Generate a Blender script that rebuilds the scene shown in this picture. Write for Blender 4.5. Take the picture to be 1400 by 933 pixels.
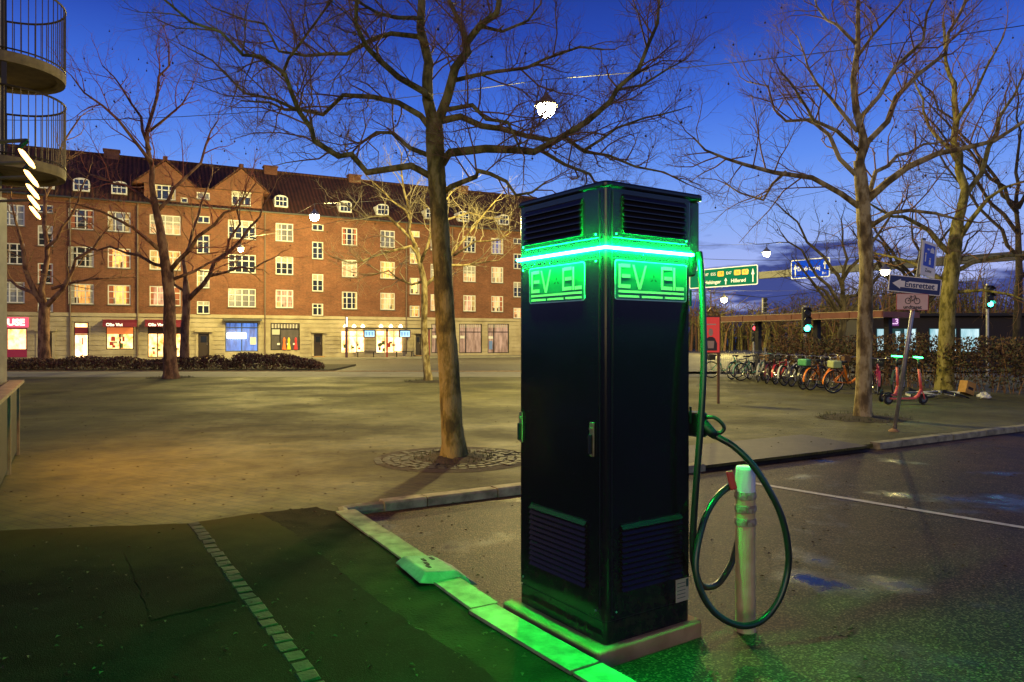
import bpy, math, random
from mathutils import Vector, Matrix

for o in list(bpy.data.objects):
    bpy.data.objects.remove(o)
scene = bpy.context.scene
COL = scene.collection
R = math.radians

# ------------------------------------------------------------------ camera
HC, HY, CX, F = 1.6, 463.0, 700.0, 1000.0       # eye height, horizon row, centre column, focal length (photo pixels)
cd = bpy.data.cameras.new('camera')
cam = bpy.data.objects.new('camera', cd); COL.objects.link(cam)
cam.location = (0, 0, HC); cam.rotation_euler = (R(90), 0, 0)
cd.sensor_width = 36; cd.lens = 36 * F / 1400; cd.shift_y = -0.0025
cd.clip_start = 0.05; cd.clip_end = 3000
scene.camera = cam

# ------------------------------------------------------------------ dusk sky
world = bpy.data.worlds.new('World'); scene.world = world; world.use_nodes = True
wn, wl = world.node_tree.nodes, world.node_tree.links
wn.clear()
w_out = wn.new('ShaderNodeOutputWorld')
w_tc = wn.new('ShaderNodeTexCoord')
w_sep = wn.new('ShaderNodeSeparateXYZ'); wl.new(w_tc.outputs['Generated'], w_sep.inputs[0])
w_ramp = wn.new('ShaderNodeValToRGB'); wl.new(w_sep.outputs['Z'], w_ramp.inputs['Fac'])
cr = w_ramp.color_ramp
stops = [(0.0, (.50, .52, .86)), (.08, (.42, .49, .90)), (.15, (.26, .42, .92)), (.23, (.120, .28, .88)), (.30, (.055, .165, .74)),
         (.38, (.022, .068, .44)), (.46, (.011, .032, .24)), (1.0, (.004, .010, .08))]
while len(cr.elements) < len(stops): cr.elements.new(.5)
for e, (p, c) in zip(cr.elements, stops): e.position = p; e.color = (*c, 1)
# low dusk cloud bank round the horizon
w_map = wn.new('ShaderNodeMapping'); w_map.inputs['Scale'].default_value = (3.2, 3.2, 17)
wl.new(w_tc.outputs['Generated'], w_map.inputs['Vector'])
w_n = wn.new('ShaderNodeTexNoise'); w_n.inputs['Scale'].default_value = 1.6; w_n.inputs['Detail'].default_value = 8
w_n.inputs['Roughness'].default_value = .55
wl.new(w_map.outputs[0], w_n.inputs['Vector'])
w_band = wn.new('ShaderNodeMapRange'); w_band.inputs[1].default_value = .02; w_band.inputs[2].default_value = .20
w_band.inputs[3].default_value = .30; w_band.inputs[4].default_value = -.22
wl.new(w_sep.outputs['Z'], w_band.inputs[0])
w_add = wn.new('ShaderNodeMath'); w_add.operation = 'ADD'
wl.new(w_n.outputs[0], w_add.inputs[0]); wl.new(w_band.outputs[0], w_add.inputs[1])
w_th = wn.new('ShaderNodeMapRange'); w_th.inputs[1].default_value = .56; w_th.inputs[2].default_value = .66
wl.new(w_add.outputs[0], w_th.inputs[0])
w_mix = wn.new('ShaderNodeMix'); w_mix.data_type = 'RGBA'
wl.new(w_th.outputs[0], w_mix.inputs[0]); wl.new(w_ramp.outputs[0], w_mix.inputs[6])
w_mix.inputs[7].default_value = (.055, .075, .27, 1)
bg1 = wn.new('ShaderNodeBackground'); wl.new(w_mix.outputs[2], bg1.inputs[0]); bg1.inputs[1].default_value = 1.0
sky = wn.new('ShaderNodeTexSky'); sky.sky_type = 'NISHITA'; sky.sun_disc = False
sky.sun_elevation = R(-4); sky.sun_rotation = R(194)
bg2 = wn.new('ShaderNodeBackground'); wl.new(sky.outputs[0], bg2.inputs[0]); bg2.inputs[1].default_value = .05
w_sum = wn.new('ShaderNodeAddShader'); wl.new(bg1.outputs[0], w_sum.inputs[0]); wl.new(bg2.outputs[0], w_sum.inputs[1])
wl.new(w_sum.outputs[0], w_out.inputs['Surface'])

# added warm fill from behind the camera, low over the horizon, no seen source
sd = bpy.data.lights.new('fill_sun', 'SUN'); sd.energy = .8; sd.angle = R(35); sd.color = (1, .72, .30)
so = bpy.data.objects.new('fill_sun', sd); COL.objects.link(so); so.rotation_euler = (R(83), 0, R(-14))

scene.view_settings.view_transform = 'Standard'; scene.view_settings.look = 'None'
scene.view_settings.exposure = 0.0; scene.view_settings.gamma = 1.0
scene.view_settings.use_curve_mapping = False
scene.render.engine = 'CYCLES'
scene.cycles.use_denoising = True
scene.cycles.max_bounces = 6; scene.cycles.diffuse_bounces = 2; scene.cycles.glossy_bounces = 3
scene.cycles.sample_clamp_indirect = 6.0
scene.cycles.caustics_reflective = False; scene.cycles.caustics_refractive = False

# ------------------------------------------------------------------ helpers
def P(px, py, Y):                     # a photo pixel at a known distance
    return Vector(((px - CX) / F * Y, Y, HC + (HY - py) / F * Y))
def G(px, py, z=0.0):                 # a photo pixel on the ground
    Y = (HC - z) * F / (py - HY)
    return Vector(((px - CX) / F * Y, Y, z))

class MB:
    def __init__(s): s.v, s.f, s.m = [], [], []
    def add(s, vs, fs, mi=0):
        b = len(s.v); s.v += [tuple(v) for v in vs]
        for f in fs: s.f.append(tuple(i + b for i in f)); s.m.append(mi)
        return s
    def box(s, x0, x1, y0, y1, z0, z1, M=None, mi=0):
        vs = [Vector((x, y, z)) for z in (z0, z1) for y in (y0, y1) for x in (x0, x1)]
        if M is not None: vs = [M @ v for v in vs]
        return s.add(vs, [(0, 2, 3, 1), (4, 5, 7, 6), (0, 1, 5, 4), (2, 6, 7, 3), (0, 4, 6, 2), (1, 3, 7, 5)], mi)
    def quad(s, a, b, c, d, mi=0): return s.add([a, b, c, d], [(0, 1, 2, 3)], mi)
    def prism(s, poly, z0, z1, M=None, mi=0):
        n = len(poly)
        vs = [Vector((p[0], p[1], z0)) for p in poly] + [Vector((p[0], p[1], z1)) for p in poly]
        if M is not None: vs = [M @ v for v in vs]
        fs = [tuple(range(n - 1, -1, -1)), tuple(range(n, 2 * n))] + [(i, (i + 1) % n, n + (i + 1) % n, n + i) for i in range(n)]
        return s.add(vs, fs, mi)
    def tube(s, pts, rad, n=8, cap=True, mi=0):
        pts = [Vector(p) for p in pts]; k = len(pts)
        if not isinstance(rad, (list, tuple)): rad = [rad] * k
        up = None; vs = []
        for i in range(k):
            t = pts[min(i + 1, k - 1)] - pts[max(i - 1, 0)]
            t = t.normalized() if t.length > 1e-9 else Vector((0, 0, 1))
            if up is None:
                up = Vector((0, 0, 1)).cross(t)
                if up.length < .1: up = Vector((1, 0, 0)).cross(t)
                up.normalize()
            else:
                up = up - t * up.dot(t)
                if up.length < 1e-6: up = t.orthogonal()
                up.normalize()
            w = t.cross(up); r = rad[i]
            for j in range(n):
                a = 2 * math.pi * j / n
                vs.append(pts[i] + (up * math.cos(a) + w * math.sin(a)) * r)
        fs = [(i * n + j, i * n + (j + 1) % n, (i + 1) * n + (j + 1) % n, (i + 1) * n + j) for i in range(k - 1) for j in range(n)]
        if cap: fs += [tuple(range(n - 1, -1, -1)), tuple((k - 1) * n + j for j in range(n))]
        return s.add(vs, fs, mi)
    def cyl(s, c, r, z0, z1, n=16, mi=0):
        return s.tube([(c[0], c[1], z0), (c[0], c[1], z1)], r, n, True, mi)
    def lathe(s, prof, c=(0, 0, 0), n=16, mi=0):
        vs = []; k = len(prof)
        for r, z in prof:
            for j in range(n):
                a = 2 * math.pi * j / n
                vs.append((c[0] + r * math.cos(a), c[1] + r * math.sin(a), c[2] + z))
        fs = [(i * n + j, i * n + (j + 1) % n, (i + 1) * n + (j + 1) % n, (i + 1) * n + j) for i in range(k - 1) for j in range(n)]
        fs += [tuple(range(n - 1, -1, -1)), tuple((k - 1) * n + j for j in range(n))]
        return s.add(vs, fs, mi)
    def ball(s, c, r, n=8, mi=0, sz=1.0):
        prof = [(max(1e-4, r * math.sin(math.pi * i / (n // 2))), -r * sz * math.cos(math.pi * i / (n // 2))) for i in range(n // 2 + 1)]
        return s.lathe(prof, c, n, mi)
    def torus(s, c, R0, r, axis='y', n=24, m=6, mi=0):
        pts = []
        for i in range(n + 1):
            a = 2 * math.pi * i / n
            u, w = R0 * math.cos(a), R0 * math.sin(a)
            pts.append(Vector(c) + (Vector((u, 0, w)) if axis == 'y' else Vector((u, w, 0)) if axis == 'z' else Vector((0, u, w))))
        return s.tube(pts, r, m, False, mi)
    def mesh(s, name, mats, smooth=False):
        me = bpy.data.meshes.new(name); me.from_pydata(s.v, [], s.f)
        for m in (mats if isinstance(mats, (list, tuple)) else [mats]): me.materials.append(m)
        if any(s.m): me.polygons.foreach_set('material_index', s.m)
        if smooth: me.polygons.foreach_set('use_smooth', [True] * len(s.f))
        me.update(); return me
    def build(s, name, mats, parent=None, smooth=False, **kw):
        return link(name, s.mesh(name, mats, smooth), parent, **kw)

def link(name, data, parent=None, label=None, cat=None, group=None, kind=None, loc=None, rz=None, M=None):
    o = bpy.data.objects.new(name, data); COL.objects.link(o)
    if parent is not None: o.parent = parent
    if label: o['label'] = label
    if cat: o['category'] = cat
    if group: o['group'] = group
    if kind: o['kind'] = kind
    if loc is not None: o.location = loc
    if rz is not None: o.rotation_euler = (0, 0, rz)
    if M is not None: o.matrix_local = M
    return o
def thing(name, label, cat, loc=(0, 0, 0), rz=0, group=None, kind=None):
    return link(name, None, None, label, cat, group, kind, loc, rz)

def bevel(o, w=.01, seg=2, ang=40):
    m = o.modifiers.new('bevel', 'BEVEL'); m.width = w; m.segments = seg; m.limit_method = 'ANGLE'; m.angle_limit = R(ang)
    return o

_tc = {}
def text_mesh(body, size, mat, extrude=.002, align='CENTER', bold=0.0):
    key = (body, size, mat.name, extrude, align, bold)
    if key in _tc: return _tc[key]
    cu = bpy.data.curves.new('text', 'FONT'); cu.body = body; cu.size = size; cu.extrude = extrude; cu.offset = bold
    cu.align_x = align; cu.align_y = 'CENTER'; cu.resolution_u = 3
    ob = bpy.data.objects.new('text', cu); COL.objects.link(ob)
    bpy.context.view_layer.update()
    me = bpy.data.meshes.new_from_object(ob.evaluated_get(bpy.context.evaluated_depsgraph_get()))
    bpy.data.objects.remove(ob); bpy.data.curves.remove(cu)
    me.name = 'lettering'; me.materials.clear(); me.materials.append(mat)
    _tc[key] = me; return me
UPR = Matrix.Rotation(R(90), 4, 'X')           # text plane XY -> upright facing -Y
def text(body, size, mat, parent, M, name='lettering', **kw):
    return link(name, text_mesh(body, size, mat, **kw), parent, M=M @ UPR)

# ------------------------------------------------------------------ materials
MATS = {}
def mat(name, col=(.5, .5, .5), rough=.6, metal=0.0, emit=None, es=0.0, spec=None, coat=0.0, alpha=None):
    if name in MATS: return MATS[name]
    m = bpy.data.materials.new(name); m.use_nodes = True; MATS[name] = m
    b = m.node_tree.nodes['Principled BSDF']
    b.inputs['Base Color'].default_value = (*col, 1); b.inputs['Roughness'].default_value = rough
    b.inputs['Metallic'].default_value = metal
    if coat: b.inputs['Coat Weight'].default_value = coat; b.inputs['Coat Roughness'].default_value = .12
    if spec is not None: b.inputs['Specular IOR Level'].default_value = spec
    if emit: b.inputs['Emission Color'].default_value = (*emit, 1); b.inputs['Emission Strength'].default_value = es
    return m
def nd(m, t, **kw):
    n = m.node_tree.nodes.new(t)
    for k, v in kw.items():
        if hasattr(n, k) and k not in ('Scale',): setattr(n, k, v)
        else: n.inputs[k].default_value = v
    return n
def lk(m, a, b): m.node_tree.links.new(a, b)
def noise(m, scale, detail=4, rough=.55, vec=None, stretch=None):
    n = nd(m, 'ShaderNodeTexNoise'); n.inputs['Scale'].default_value = scale; n.inputs['Detail'].default_value = detail
    n.inputs['Roughness'].default_value = rough
    if vec is None:
        tc = nd(m, 'ShaderNodeNewGeometry'); vec = tc.outputs['Position']
    if stretch:
        mp = nd(m, 'ShaderNodeMapping'); mp.inputs['Scale'].default_value = stretch; lk(m, vec, mp.inputs['Vector']); vec = mp.outputs[0]
    lk(m, vec, n.inputs['Vector']); return n
def ramp(m, src, stops):
    r = nd(m, 'ShaderNodeValToRGB'); e = r.color_ramp.elements
    while len(e) < len(stops): e.new(.5)
    for x, (p, c) in zip(e, stops): x.position = p; x.color = (*c, 1) if len(c) == 3 else c
    lk(m, src, r.inputs['Fac']); return r
def mixc(m, fac, a, b, mode='MIX'):
    x = nd(m, 'ShaderNodeMix'); x.data_type = 'RGBA'; x.blend_type = mode
    if isinstance(fac, (int, float)): x.inputs[0].default_value = fac
    else: lk(m, fac, x.inputs[0])
    for i, c in ((6, a), (7, b)):
        if isinstance(c, tuple): x.inputs[i].default_value = (*c, 1)
        else: lk(m, c, x.inputs[i])
    return x.outputs[2]
def bump(m, src, strength=.4, dist=.02):
    b = nd(m, 'ShaderNodeBump'); b.inputs['Strength'].default_value = strength; b.inputs['Distance'].default_value = dist
    lk(m, src, b.inputs['Height']); lk(m, b.outputs[0], m.node_tree.nodes['Principled BSDF'].inputs['Normal']); return b
def bsdf(m): return m.node_tree.nodes['Principled BSDF'].inputs

def noisy(name, c1, c2, scale=6, rough=.75, bs=.3, bd=.01, bscale=None, spec=None, metal=0, r2=None):
    m = mat(name, c1, rough, metal, spec=spec)
    n = noise(m, scale, 6); r = ramp(m, n.outputs[0], [(.35, c1), (.65, c2)]); lk(m, r.outputs[0], bsdf(m)['Base Color'])
    if bs: n2 = noise(m, bscale or scale * 6, 4); bump(m, n2.outputs[0], bs, bd)
    if r2 is not None:
        rr = nd(m, 'ShaderNodeMapRange'); rr.inputs[3].default_value = rough; rr.inputs[4].default_value = r2
        rr.inputs[1].default_value = .4; rr.inputs[2].default_value = .62
        lk(m, n.outputs[0], rr.inputs[0]); lk(m, rr.outputs[0], bsdf(m)['Roughness'])
    return m

# ground surfaces
def asphalt(name, base, light, grain=220, puddle=False, patch=.9, rough=.8, brown=None, spec=.5):
    m = mat(name, base, rough, spec=spec)
    big = noise(m, patch, 5); fine = noise(m, grain, 3, .7)
    v = nd(m, 'ShaderNodeTexVoronoi'); v.inputs['Scale'].default_value = grain * .55
    g = nd(m, 'ShaderNodeNewGeometry'); lk(m, g.outputs['Position'], v.inputs['Vector'])
    rb = ramp(m, big.outputs[0], [(.36, base), (.64, brown or tuple(x * 1.5 for x in base))])
    rf = ramp(m, v.outputs['Color'], [(.55, (0, 0, 0)), (1.0, light)])
    c = mixc(m, 1.0, rb.outputs[0], rf.outputs[0], 'ADD')
    dirt = noise(m, 4.5, 6); rd = ramp(m, dirt.outputs[0], [(.3, (.62, .60, .55)), (.62, (1, 1, 1))])
    c = mixc(m, 1.0, c, rd.outputs[0], 'MULTIPLY')
    lk(m, c, bsdf(m)['Base Color'])
    bmp = bump(m, v.outputs['Distance'], .40, .006)
    if puddle:
        pn = noise(m, .62, 8, .6); pr = nd(m, 'ShaderNodeMapRange'); pr.inputs[1].default_value = .56; pr.inputs[2].default_value = .66
        lk(m, pn.outputs[0], pr.inputs[0])
        rr = nd(m, 'ShaderNodeMapRange'); rr.inputs[3].default_value = .55; rr.inputs[4].default_value = .12
        lk(m, pr.outputs[0], rr.inputs[0]); lk(m, rr.outputs[0], bsdf(m)['Roughness'])
        bs = nd(m, 'ShaderNodeMapRange'); bs.inputs[3].default_value = .42; bs.inputs[4].default_value = .01
        lk(m, pr.outputs[0], bs.inputs[0]); lk(m, bs.outputs[0], bmp.inputs['Strength'])
        dk = nd(m, 'ShaderNodeMapRange'); dk.inputs[3].default_value = 1; dk.inputs[4].default_value = .5; lk(m, pr.outputs[0], dk.inputs[0])
        lk(m, mixc(m, 1.0, c, dk.outputs[0], 'MULTIPLY'), bsdf(m)['Base Color'])
    return m
M_ROAD = asphalt('road asphalt', (.075, .068, .058), (.05, .047, .04), 60, False, .25, .7)
M_PARK = asphalt('parking asphalt', (.017, .0105, .0055), (.22, .15, .08), 170, True, .8, .5, (.048, .023, .010), .13)
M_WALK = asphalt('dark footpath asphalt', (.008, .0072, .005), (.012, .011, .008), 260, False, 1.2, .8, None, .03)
# sandy tone blended in towards the far edge, imitating the light's gradual fall-off
def _far_fade(m):
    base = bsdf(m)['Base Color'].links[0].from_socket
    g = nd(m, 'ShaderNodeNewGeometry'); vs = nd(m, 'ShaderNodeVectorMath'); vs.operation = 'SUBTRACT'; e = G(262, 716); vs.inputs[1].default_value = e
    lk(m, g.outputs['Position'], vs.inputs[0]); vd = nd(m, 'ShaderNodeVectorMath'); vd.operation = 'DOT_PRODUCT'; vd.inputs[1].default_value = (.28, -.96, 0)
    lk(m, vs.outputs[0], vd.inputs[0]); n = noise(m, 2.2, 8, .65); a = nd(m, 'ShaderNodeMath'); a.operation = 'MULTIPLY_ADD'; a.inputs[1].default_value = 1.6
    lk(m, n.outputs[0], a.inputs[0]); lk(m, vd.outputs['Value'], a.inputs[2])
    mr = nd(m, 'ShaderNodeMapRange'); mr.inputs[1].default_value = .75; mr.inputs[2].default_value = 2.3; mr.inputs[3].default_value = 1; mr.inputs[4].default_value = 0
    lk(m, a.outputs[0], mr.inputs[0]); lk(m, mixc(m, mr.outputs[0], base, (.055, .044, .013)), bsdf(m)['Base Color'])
_far_fade(M_WALK)
M_PATCH = asphalt('patch asphalt', (.007, .0062, .0045), (.009, .008, .006), 260, False, 2, .8, None, .03); _far_fade(M_PATCH)
# worn plaza surface with faint paving joints
M_PLAZA = mat('plaza paving', (.15, .12, .08), .8)
def _plaza(m):
    big = noise(m, .35, 6, .6); mid = noise(m, 3.2, 10, .68, stretch=(1, 1.25, 1)); fine = noise(m, 150, 5, .8)
    a = ramp(m, big.outputs[0], [(.34, (.040, .038, .005)), (.66, (.165, .152, .020))])
    b = ramp(m, mid.outputs[0], [(.3, (.42, .40, .36)), (.55, (1, 1, 1)), (.8, (1.2, 1.17, 1.05))])
    c = mixc(m, 1.0, a.outputs[0], b.outputs[0], 'MULTIPLY')
    f = ramp(m, fine.outputs[0], [(.32, (.45, .45, .43)), (.68, (1.45, 1.45, 1.4))])
    c = mixc(m, 1.0, c, f.outputs[0], 'MULTIPLY')
    g = nd(m, 'ShaderNodeNewGeometry'); mp = nd(m, 'ShaderNodeMapping'); mp.inputs['Rotation'].default_value = (0, 0, R(31))
    lk(m, g.outputs['Position'], mp.inputs['Vector'])
    bt = nd(m, 'ShaderNodeTexBrick'); bt.inputs['Scale'].default_value = 1.0; bt.inputs['Brick Width'].default_value = .22
    bt.inputs['Row Height'].default_value = .11; bt.inputs['Mortar Size'].default_value = .006
    bt.inputs['Color1'].default_value = (1, 1, 1, 1); bt.inputs['Color2'].default_value = (.82, .82, .8, 1); bt.inputs['Mortar'].default_value = (.36, .34, .28, 1)
    lk(m, mp.outputs[0], bt.inputs['Vector'])
    wear = noise(m, .5, 4); wr = ramp(m, wear.outputs[0], [(.36, (.12, .12, .12)), (.58, (1, 1, 1))])
    c2 = mixc(m, 1.0, c, bt.outputs['Color'], 'MULTIPLY')
    lk(m, mixc(m, wr.outputs[0], c, c2), bsdf(m)['Base Color'])
    bump(m, fine.outputs[0], .55, .012)
    rr = ramp(m, big.outputs[0], [(.4, (.85,) * 3), (.6, (.6,) * 3)]); lk(m, rr.outputs[0], bsdf(m)['Roughness'])
_plaza(M_PLAZA)
M_CONC = noisy('concrete', (.32, .18, .065), (.50, .31, .13), 5, .8, .4, .006, 60)
M_KERB = noisy('kerb granite', (.17, .155, .075), (.40, .37, .20), 7, .7, .5, .008, 70)
M_COB = noisy('cobble granite', (.020, .018, .007), (.058, .052, .021), 7, .65, .5, .01, 45)
M_COBD = noisy('dark sett', (.016, .015, .010), (.042, .038, .024), 9, .7, .5, .01, 45, spec=.25)
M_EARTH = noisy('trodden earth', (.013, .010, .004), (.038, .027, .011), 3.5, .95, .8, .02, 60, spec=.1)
M_SOIL = noisy('soil', (.035, .028, .018), (.07, .055, .03), 12, .95, .8, .03, 40)
M_GRASS = noisy('moss', (.05, .065, .018), (.09, .10, .03), 30, .9, .6, .02, 90)
M_LINE = noisy('road paint', (.50, .46, .38), (.72, .68, .58), 14, .6, .4, .004, 120)
M_STRIP = noisy('pale pavement', (.22, .21, .16), (.30, .28, .21), 1.5, .8, .2, .01, 30)

# EV charger
M_BLACK = mat('black cabinet paint', (.011, .011, .012), .24, 0, spec=.36)
n_ = noise(M_BLACK, 420, 2); bump(M_BLACK, n_.outputs[0], .05, .0006)
n_ = noise(M_BLACK, 3.5, 5); r_ = ramp(M_BLACK, n_.outputs[0], [(.3, (.10,) * 3), (.75, (.19,) * 3)]); lk(M_BLACK, r_.outputs[0], bsdf(M_BLACK)['Roughness'])
# rain drops on the paint, road dust splashed up from below
def _wet(m):
    tc = nd(m, 'ShaderNodeTexCoord'); v = nd(m, 'ShaderNodeTexVoronoi'); v.inputs['Scale'].default_value = 75; lk(m, tc.outputs['Object'], v.inputs['Vector'])
    r = ramp(m, v.outputs['Distance'], [(.0, (1,) * 3), (.20, (.0,) * 3)]); n = noise(m, 5, 4, .6, tc.outputs['Object']); rn = ramp(m, n.outputs[0], [(.50, (0,) * 3), (.62, (1,) * 3)])
    d = mixc(m, 1.0, r.outputs[0], rn.outputs[0], 'MULTIPLY'); bump(m, d, .45, .004)
    sp = nd(m, 'ShaderNodeSeparateXYZ'); lk(m, tc.outputs['Object'], sp.inputs[0]); mr = nd(m, 'ShaderNodeMapRange'); mr.inputs[1].default_value = .1; mr.inputs[2].default_value = .75; mr.inputs[3].default_value = .55; mr.inputs[4].default_value = 0
    lk(m, sp.outputs['Z'], mr.inputs[0]); n2 = noise(m, 14, 8, .7, tc.outputs['Object']); r2 = ramp(m, n2.outputs[0], [(.45, (0,) * 3), (.7, (1,) * 3)])
    f = nd(m, 'ShaderNodeMath'); f.operation = 'MULTIPLY'; lk(m, mr.outputs[0], f.inputs[0]); lk(m, r2.outputs[0], f.inputs[1])
    lk(m, mixc(m, f.outputs[0], (.011, .011, .012), (.060, .044, .026)), bsdf(m)['Base Color'])
_wet(M_BLACK)
M_SLAT = mat('black louvre paint', (.016, .013, .011), .26)
M_DARK = mat('dark gap', (.004, .004, .004), .8)
M_LED = mat('green LED', (.1, .9, .4), .4, emit=(.0012, 1.0, .085), es=2500)
M_LEDC = mat('LED channel', (.5, .55, .5), .3, .6)
M_SIGNP = mat('charger sign plate', (.012, .20, .135), .5)
M_SIGNB = mat('charger sign border', (.45, .85, .70), .5)
M_SIGNL = mat('charger sign lettering', (.95, .95, .55), .5)
M_SIGND = mat('charger sign rotor', (.01, .06, .04), .45)
M_BRASS = noisy('worn brass handle', (.34, .26, .12), (.46, .36, .18), 20, .4, .1, .002, 200, metal=.6)
M_STEEL = noisy('brushed steel', (.42, .41, .38), (.55, .54, .5), 20, .35, .1, .002, 200, metal=1)
M_HOSE = mat('cable rubber', (.018, .02, .018), .28)
n_ = noise(M_HOSE, 130, 2); bump(M_HOSE, n_.outputs[0], .15, .002)
M_PLAST = mat('black plastic', (.012, .013, .013), .4)
M_LABEL = mat('rating label', (.45, .40, .26), .5)
M_GREYP = mat('grey side panel', (.42, .42, .44), .4)
M_REDP = mat('red plastic', (.62, .03, .045), .4)
M_WLED = mat('white indicator', (1, 1, 1), .4, emit=(.75, .85, 1), es=6)
M_PINKI = mat('pink indicator', (1, .3, .5), .4, emit=(1, .15, .35), es=1.2)
M_POST = noisy('bollard paint', (.50, .36, .15), (.64, .48, .24), 9, .45, .2, .003, 60)
M_POSTW = mat('reflective white band', (.78, .80, .80), .35)
M_RUST = noisy('rusty clamp', (.22, .15, .08), (.42, .36, .26), 40, .6, .3, .003, 120)

# trees
def bark(name, c1, c2, c3, sc=7):
    m = mat(name, c1, .85)
    n = noise(m, sc, 5, .6, stretch=(1, 1, .45)); r = ramp(m, n.outputs[0], [(.40, c1), (.49, c2), (.56, c3)]); lk(m, r.outputs[0], bsdf(m)['Base Color'])
    n2 = noise(m, sc * 4, 6, .7, stretch=(1, 1, .3)); bump(m, n2.outputs[0], 1.0, .05); return m
M_BARK = bark('plane bark', (.10, .086, .016), (.23, .195, .036), (.34, .29, .085))
M_BARK2 = bark('pale plane bark', (.14, .10, .034), (.32, .24, .085), (.52, .43, .19), 5)
M_BARKR = bark('red lit bark', (.085, .036, .022), (.18, .078, .045), (.27, .145, .08), 4)  # reddish light on the left trees, put into the bark colour
M_BARKD = bark('dark bark', (.022, .016, .009), (.045, .034, .018), (.075, .058, .030), 4)
M_TWIG = noisy('twig bark', (.19, .095, .042), (.31, .17, .075), 5, .8, 0)
M_TWIGP = noisy('pale lit twig bark', (.32, .26, .14), (.50, .43, .26), 5, .8, 0)  # lamp light on the small tree, put into its twig colour
M_TWIGR = noisy('red lit twig bark', (.20, .045, .034), (.28, .085, .06), 5, .8, 0)  # reddish light put into the twig colour too
M_SEED = mat('seed ball', (.05, .028, .018), .9)

# building
M_BRICK = mat('red brick', (.25, .09, .05), .85)
def _brick(m):
    tc = nd(m, 'ShaderNodeTexCoord'); sp = nd(m, 'ShaderNodeSeparateXYZ'); lk(m, tc.outputs['Object'], sp.inputs[0])
    cb = nd(m, 'ShaderNodeCombineXYZ'); lk(m, sp.outputs['X'], cb.inputs[0]); lk(m, sp.outputs['Z'], cb.inputs[1])
    bt = nd(m, 'ShaderNodeTexBrick'); bt.inputs['Scale'].default_value = 1; bt.inputs['Brick Width'].default_value = .235
    bt.inputs['Row Height'].default_value = .066; bt.inputs['Mortar Size'].default_value = .007
    bt.inputs['Color1'].default_value = (.235, .080, .040, 1); bt.inputs['Color2'].default_value = (.155, .050, .027, 1); bt.inputs['Mortar'].default_value = (.24, .17, .11, 1)
    lk(m, cb.outputs[0], bt.inputs['Vector'])
    n = noise(m, .8, 6, .6, tc.outputs['Object']); r = ramp(m, n.outputs[0], [(.3, (.68, .62, .58)), (.7, (1.15, 1.12, 1.05))])
    n2 = noise(m, 6, 5, .6, tc.outputs['Object']); r2 = ramp(m, n2.outputs[0], [(.3, (.75, .72, .7)), (.7, (1.12, 1.1, 1.1))])
    c = mixc(m, 1.0, bt.outputs[0], r.outputs[0], 'MULTIPLY'); c = mixc(m, 1.0, c, r2.outputs[0], 'MULTIPLY')
    lk(m, c, bsdf(m)['Base Color']); bump(m, bt.outputs['Fac'], -.3, .01)
_brick(M_BRICK)
M_STONE = noisy('sandstone', (.34, .28, .18), (.48, .41, .28), .9, .8, .3, .01, 20)
M_ROOF = mat('roof tile', (.10, .035, .022), .8)
def _roof(m):
    tc = nd(m, 'ShaderNodeTexCoord'); w = nd(m, 'ShaderNodeTexWave'); w.wave_type = 'BANDS'; w.bands_direction = 'X'
    w.inputs['Scale'].default_value = 1.0; w.inputs['Distortion'].default_value = .6; lk(m, tc.outputs['Object'], w.inputs['Vector'])
    n = noise(m, 1.2, 6, .6, tc.outputs['Object']); r = ramp(m, n.outputs[0], [(.3, (.050, .015, .010)), (.7, (.115, .034, .018))])
    w2 = ramp(m, w.outputs[0], [(.2, (.45, .45, .45)), (.7, (1, 1, 1))])
    lk(m, mixc(m, 1.0, r.outputs[0], w2.outputs[0], 'MULTIPLY'), bsdf(m)['Base Color']); bump(m, w.outputs[0], .8, .05)
_roof(M_ROOF)
M_WHITE = mat('white window paint', (.72, .71, .68), .5)
M_SILL = mat('stone sill', (.12, .10, .08), .8)
M_GLASS = mat('dark window glass', (.018, .021, .03), .06, spec=.8)
M_LEAD = mat('zinc', (.10, .10, .10), .5, .6)
M_PIPE = mat('downpipe', (.16, .11, .08), .6)
M_DOOR = mat('dark timber door', (.030, .016, .012), .5)
def lit(name, c1, c2, s, sc=2.2, stretch=(2.2, 1, .5)):
    m = mat(name, (.1, .09, .07), .15)
    tc = nd(m, 'ShaderNodeTexCoord'); n = noise(m, sc, 4, .6, tc.outputs['Object'], stretch)
    r = ramp(m, n.outputs[0], [(.34, c1), (.62, c2)]); lk(m, r.outputs[0], bsdf(m)['Emission Color']); bsdf(m)['Emission Strength'].default_value = s
    return m
L_WARM = lit('lit window warm', (.35, .11, .012), (1, .44, .09), 1.5)
L_GOLD = lit('lit window gold', (.60, .22, .03), (1, .50, .11), 2.1)
L_CREAM = lit('lit window curtain', (.40, .17, .05), (1, .55, .20), 1.35, 1.1)
L_PINK = lit('lit window pinkish', (.30, .09, .05), (.95, .46, .24), 1.1)
L_BLUE = lit('lit window blue', (.02, .05, .35), (.10, .16, .75), .6, 3)
L_DIM = lit('curtained dim window', (.05, .055, .07), (.30, .30, .30), .35, 2.2)
L_SHOP = lit('shop interior', (.45, .14, .02), (1, .58, .20), 4.5, 2.4, (1, 1, .8))
L_SHOPC = lit('shop interior cream', (.60, .22, .06), (1, .60, .25), 5.5, 2.0, (1, 1, .8))
L_SHOPB = lit('blue shop interior', (.02, .07, .28), (.10, .28, .85), 1.2, 1.2)
L_SHOPD = lit('dim shop interior', (.012, .010, .012), (.10, .06, .05), .5, 1.5)
L_SHOPP = lit('shuttered shopfront', (.20, .08, .05), (.75, .42, .26), .8, 1.5)
L_SIGNW = mat('shop sign light', (1, 1, 1), .4, emit=(.72, .86, 1), es=14)
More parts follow.
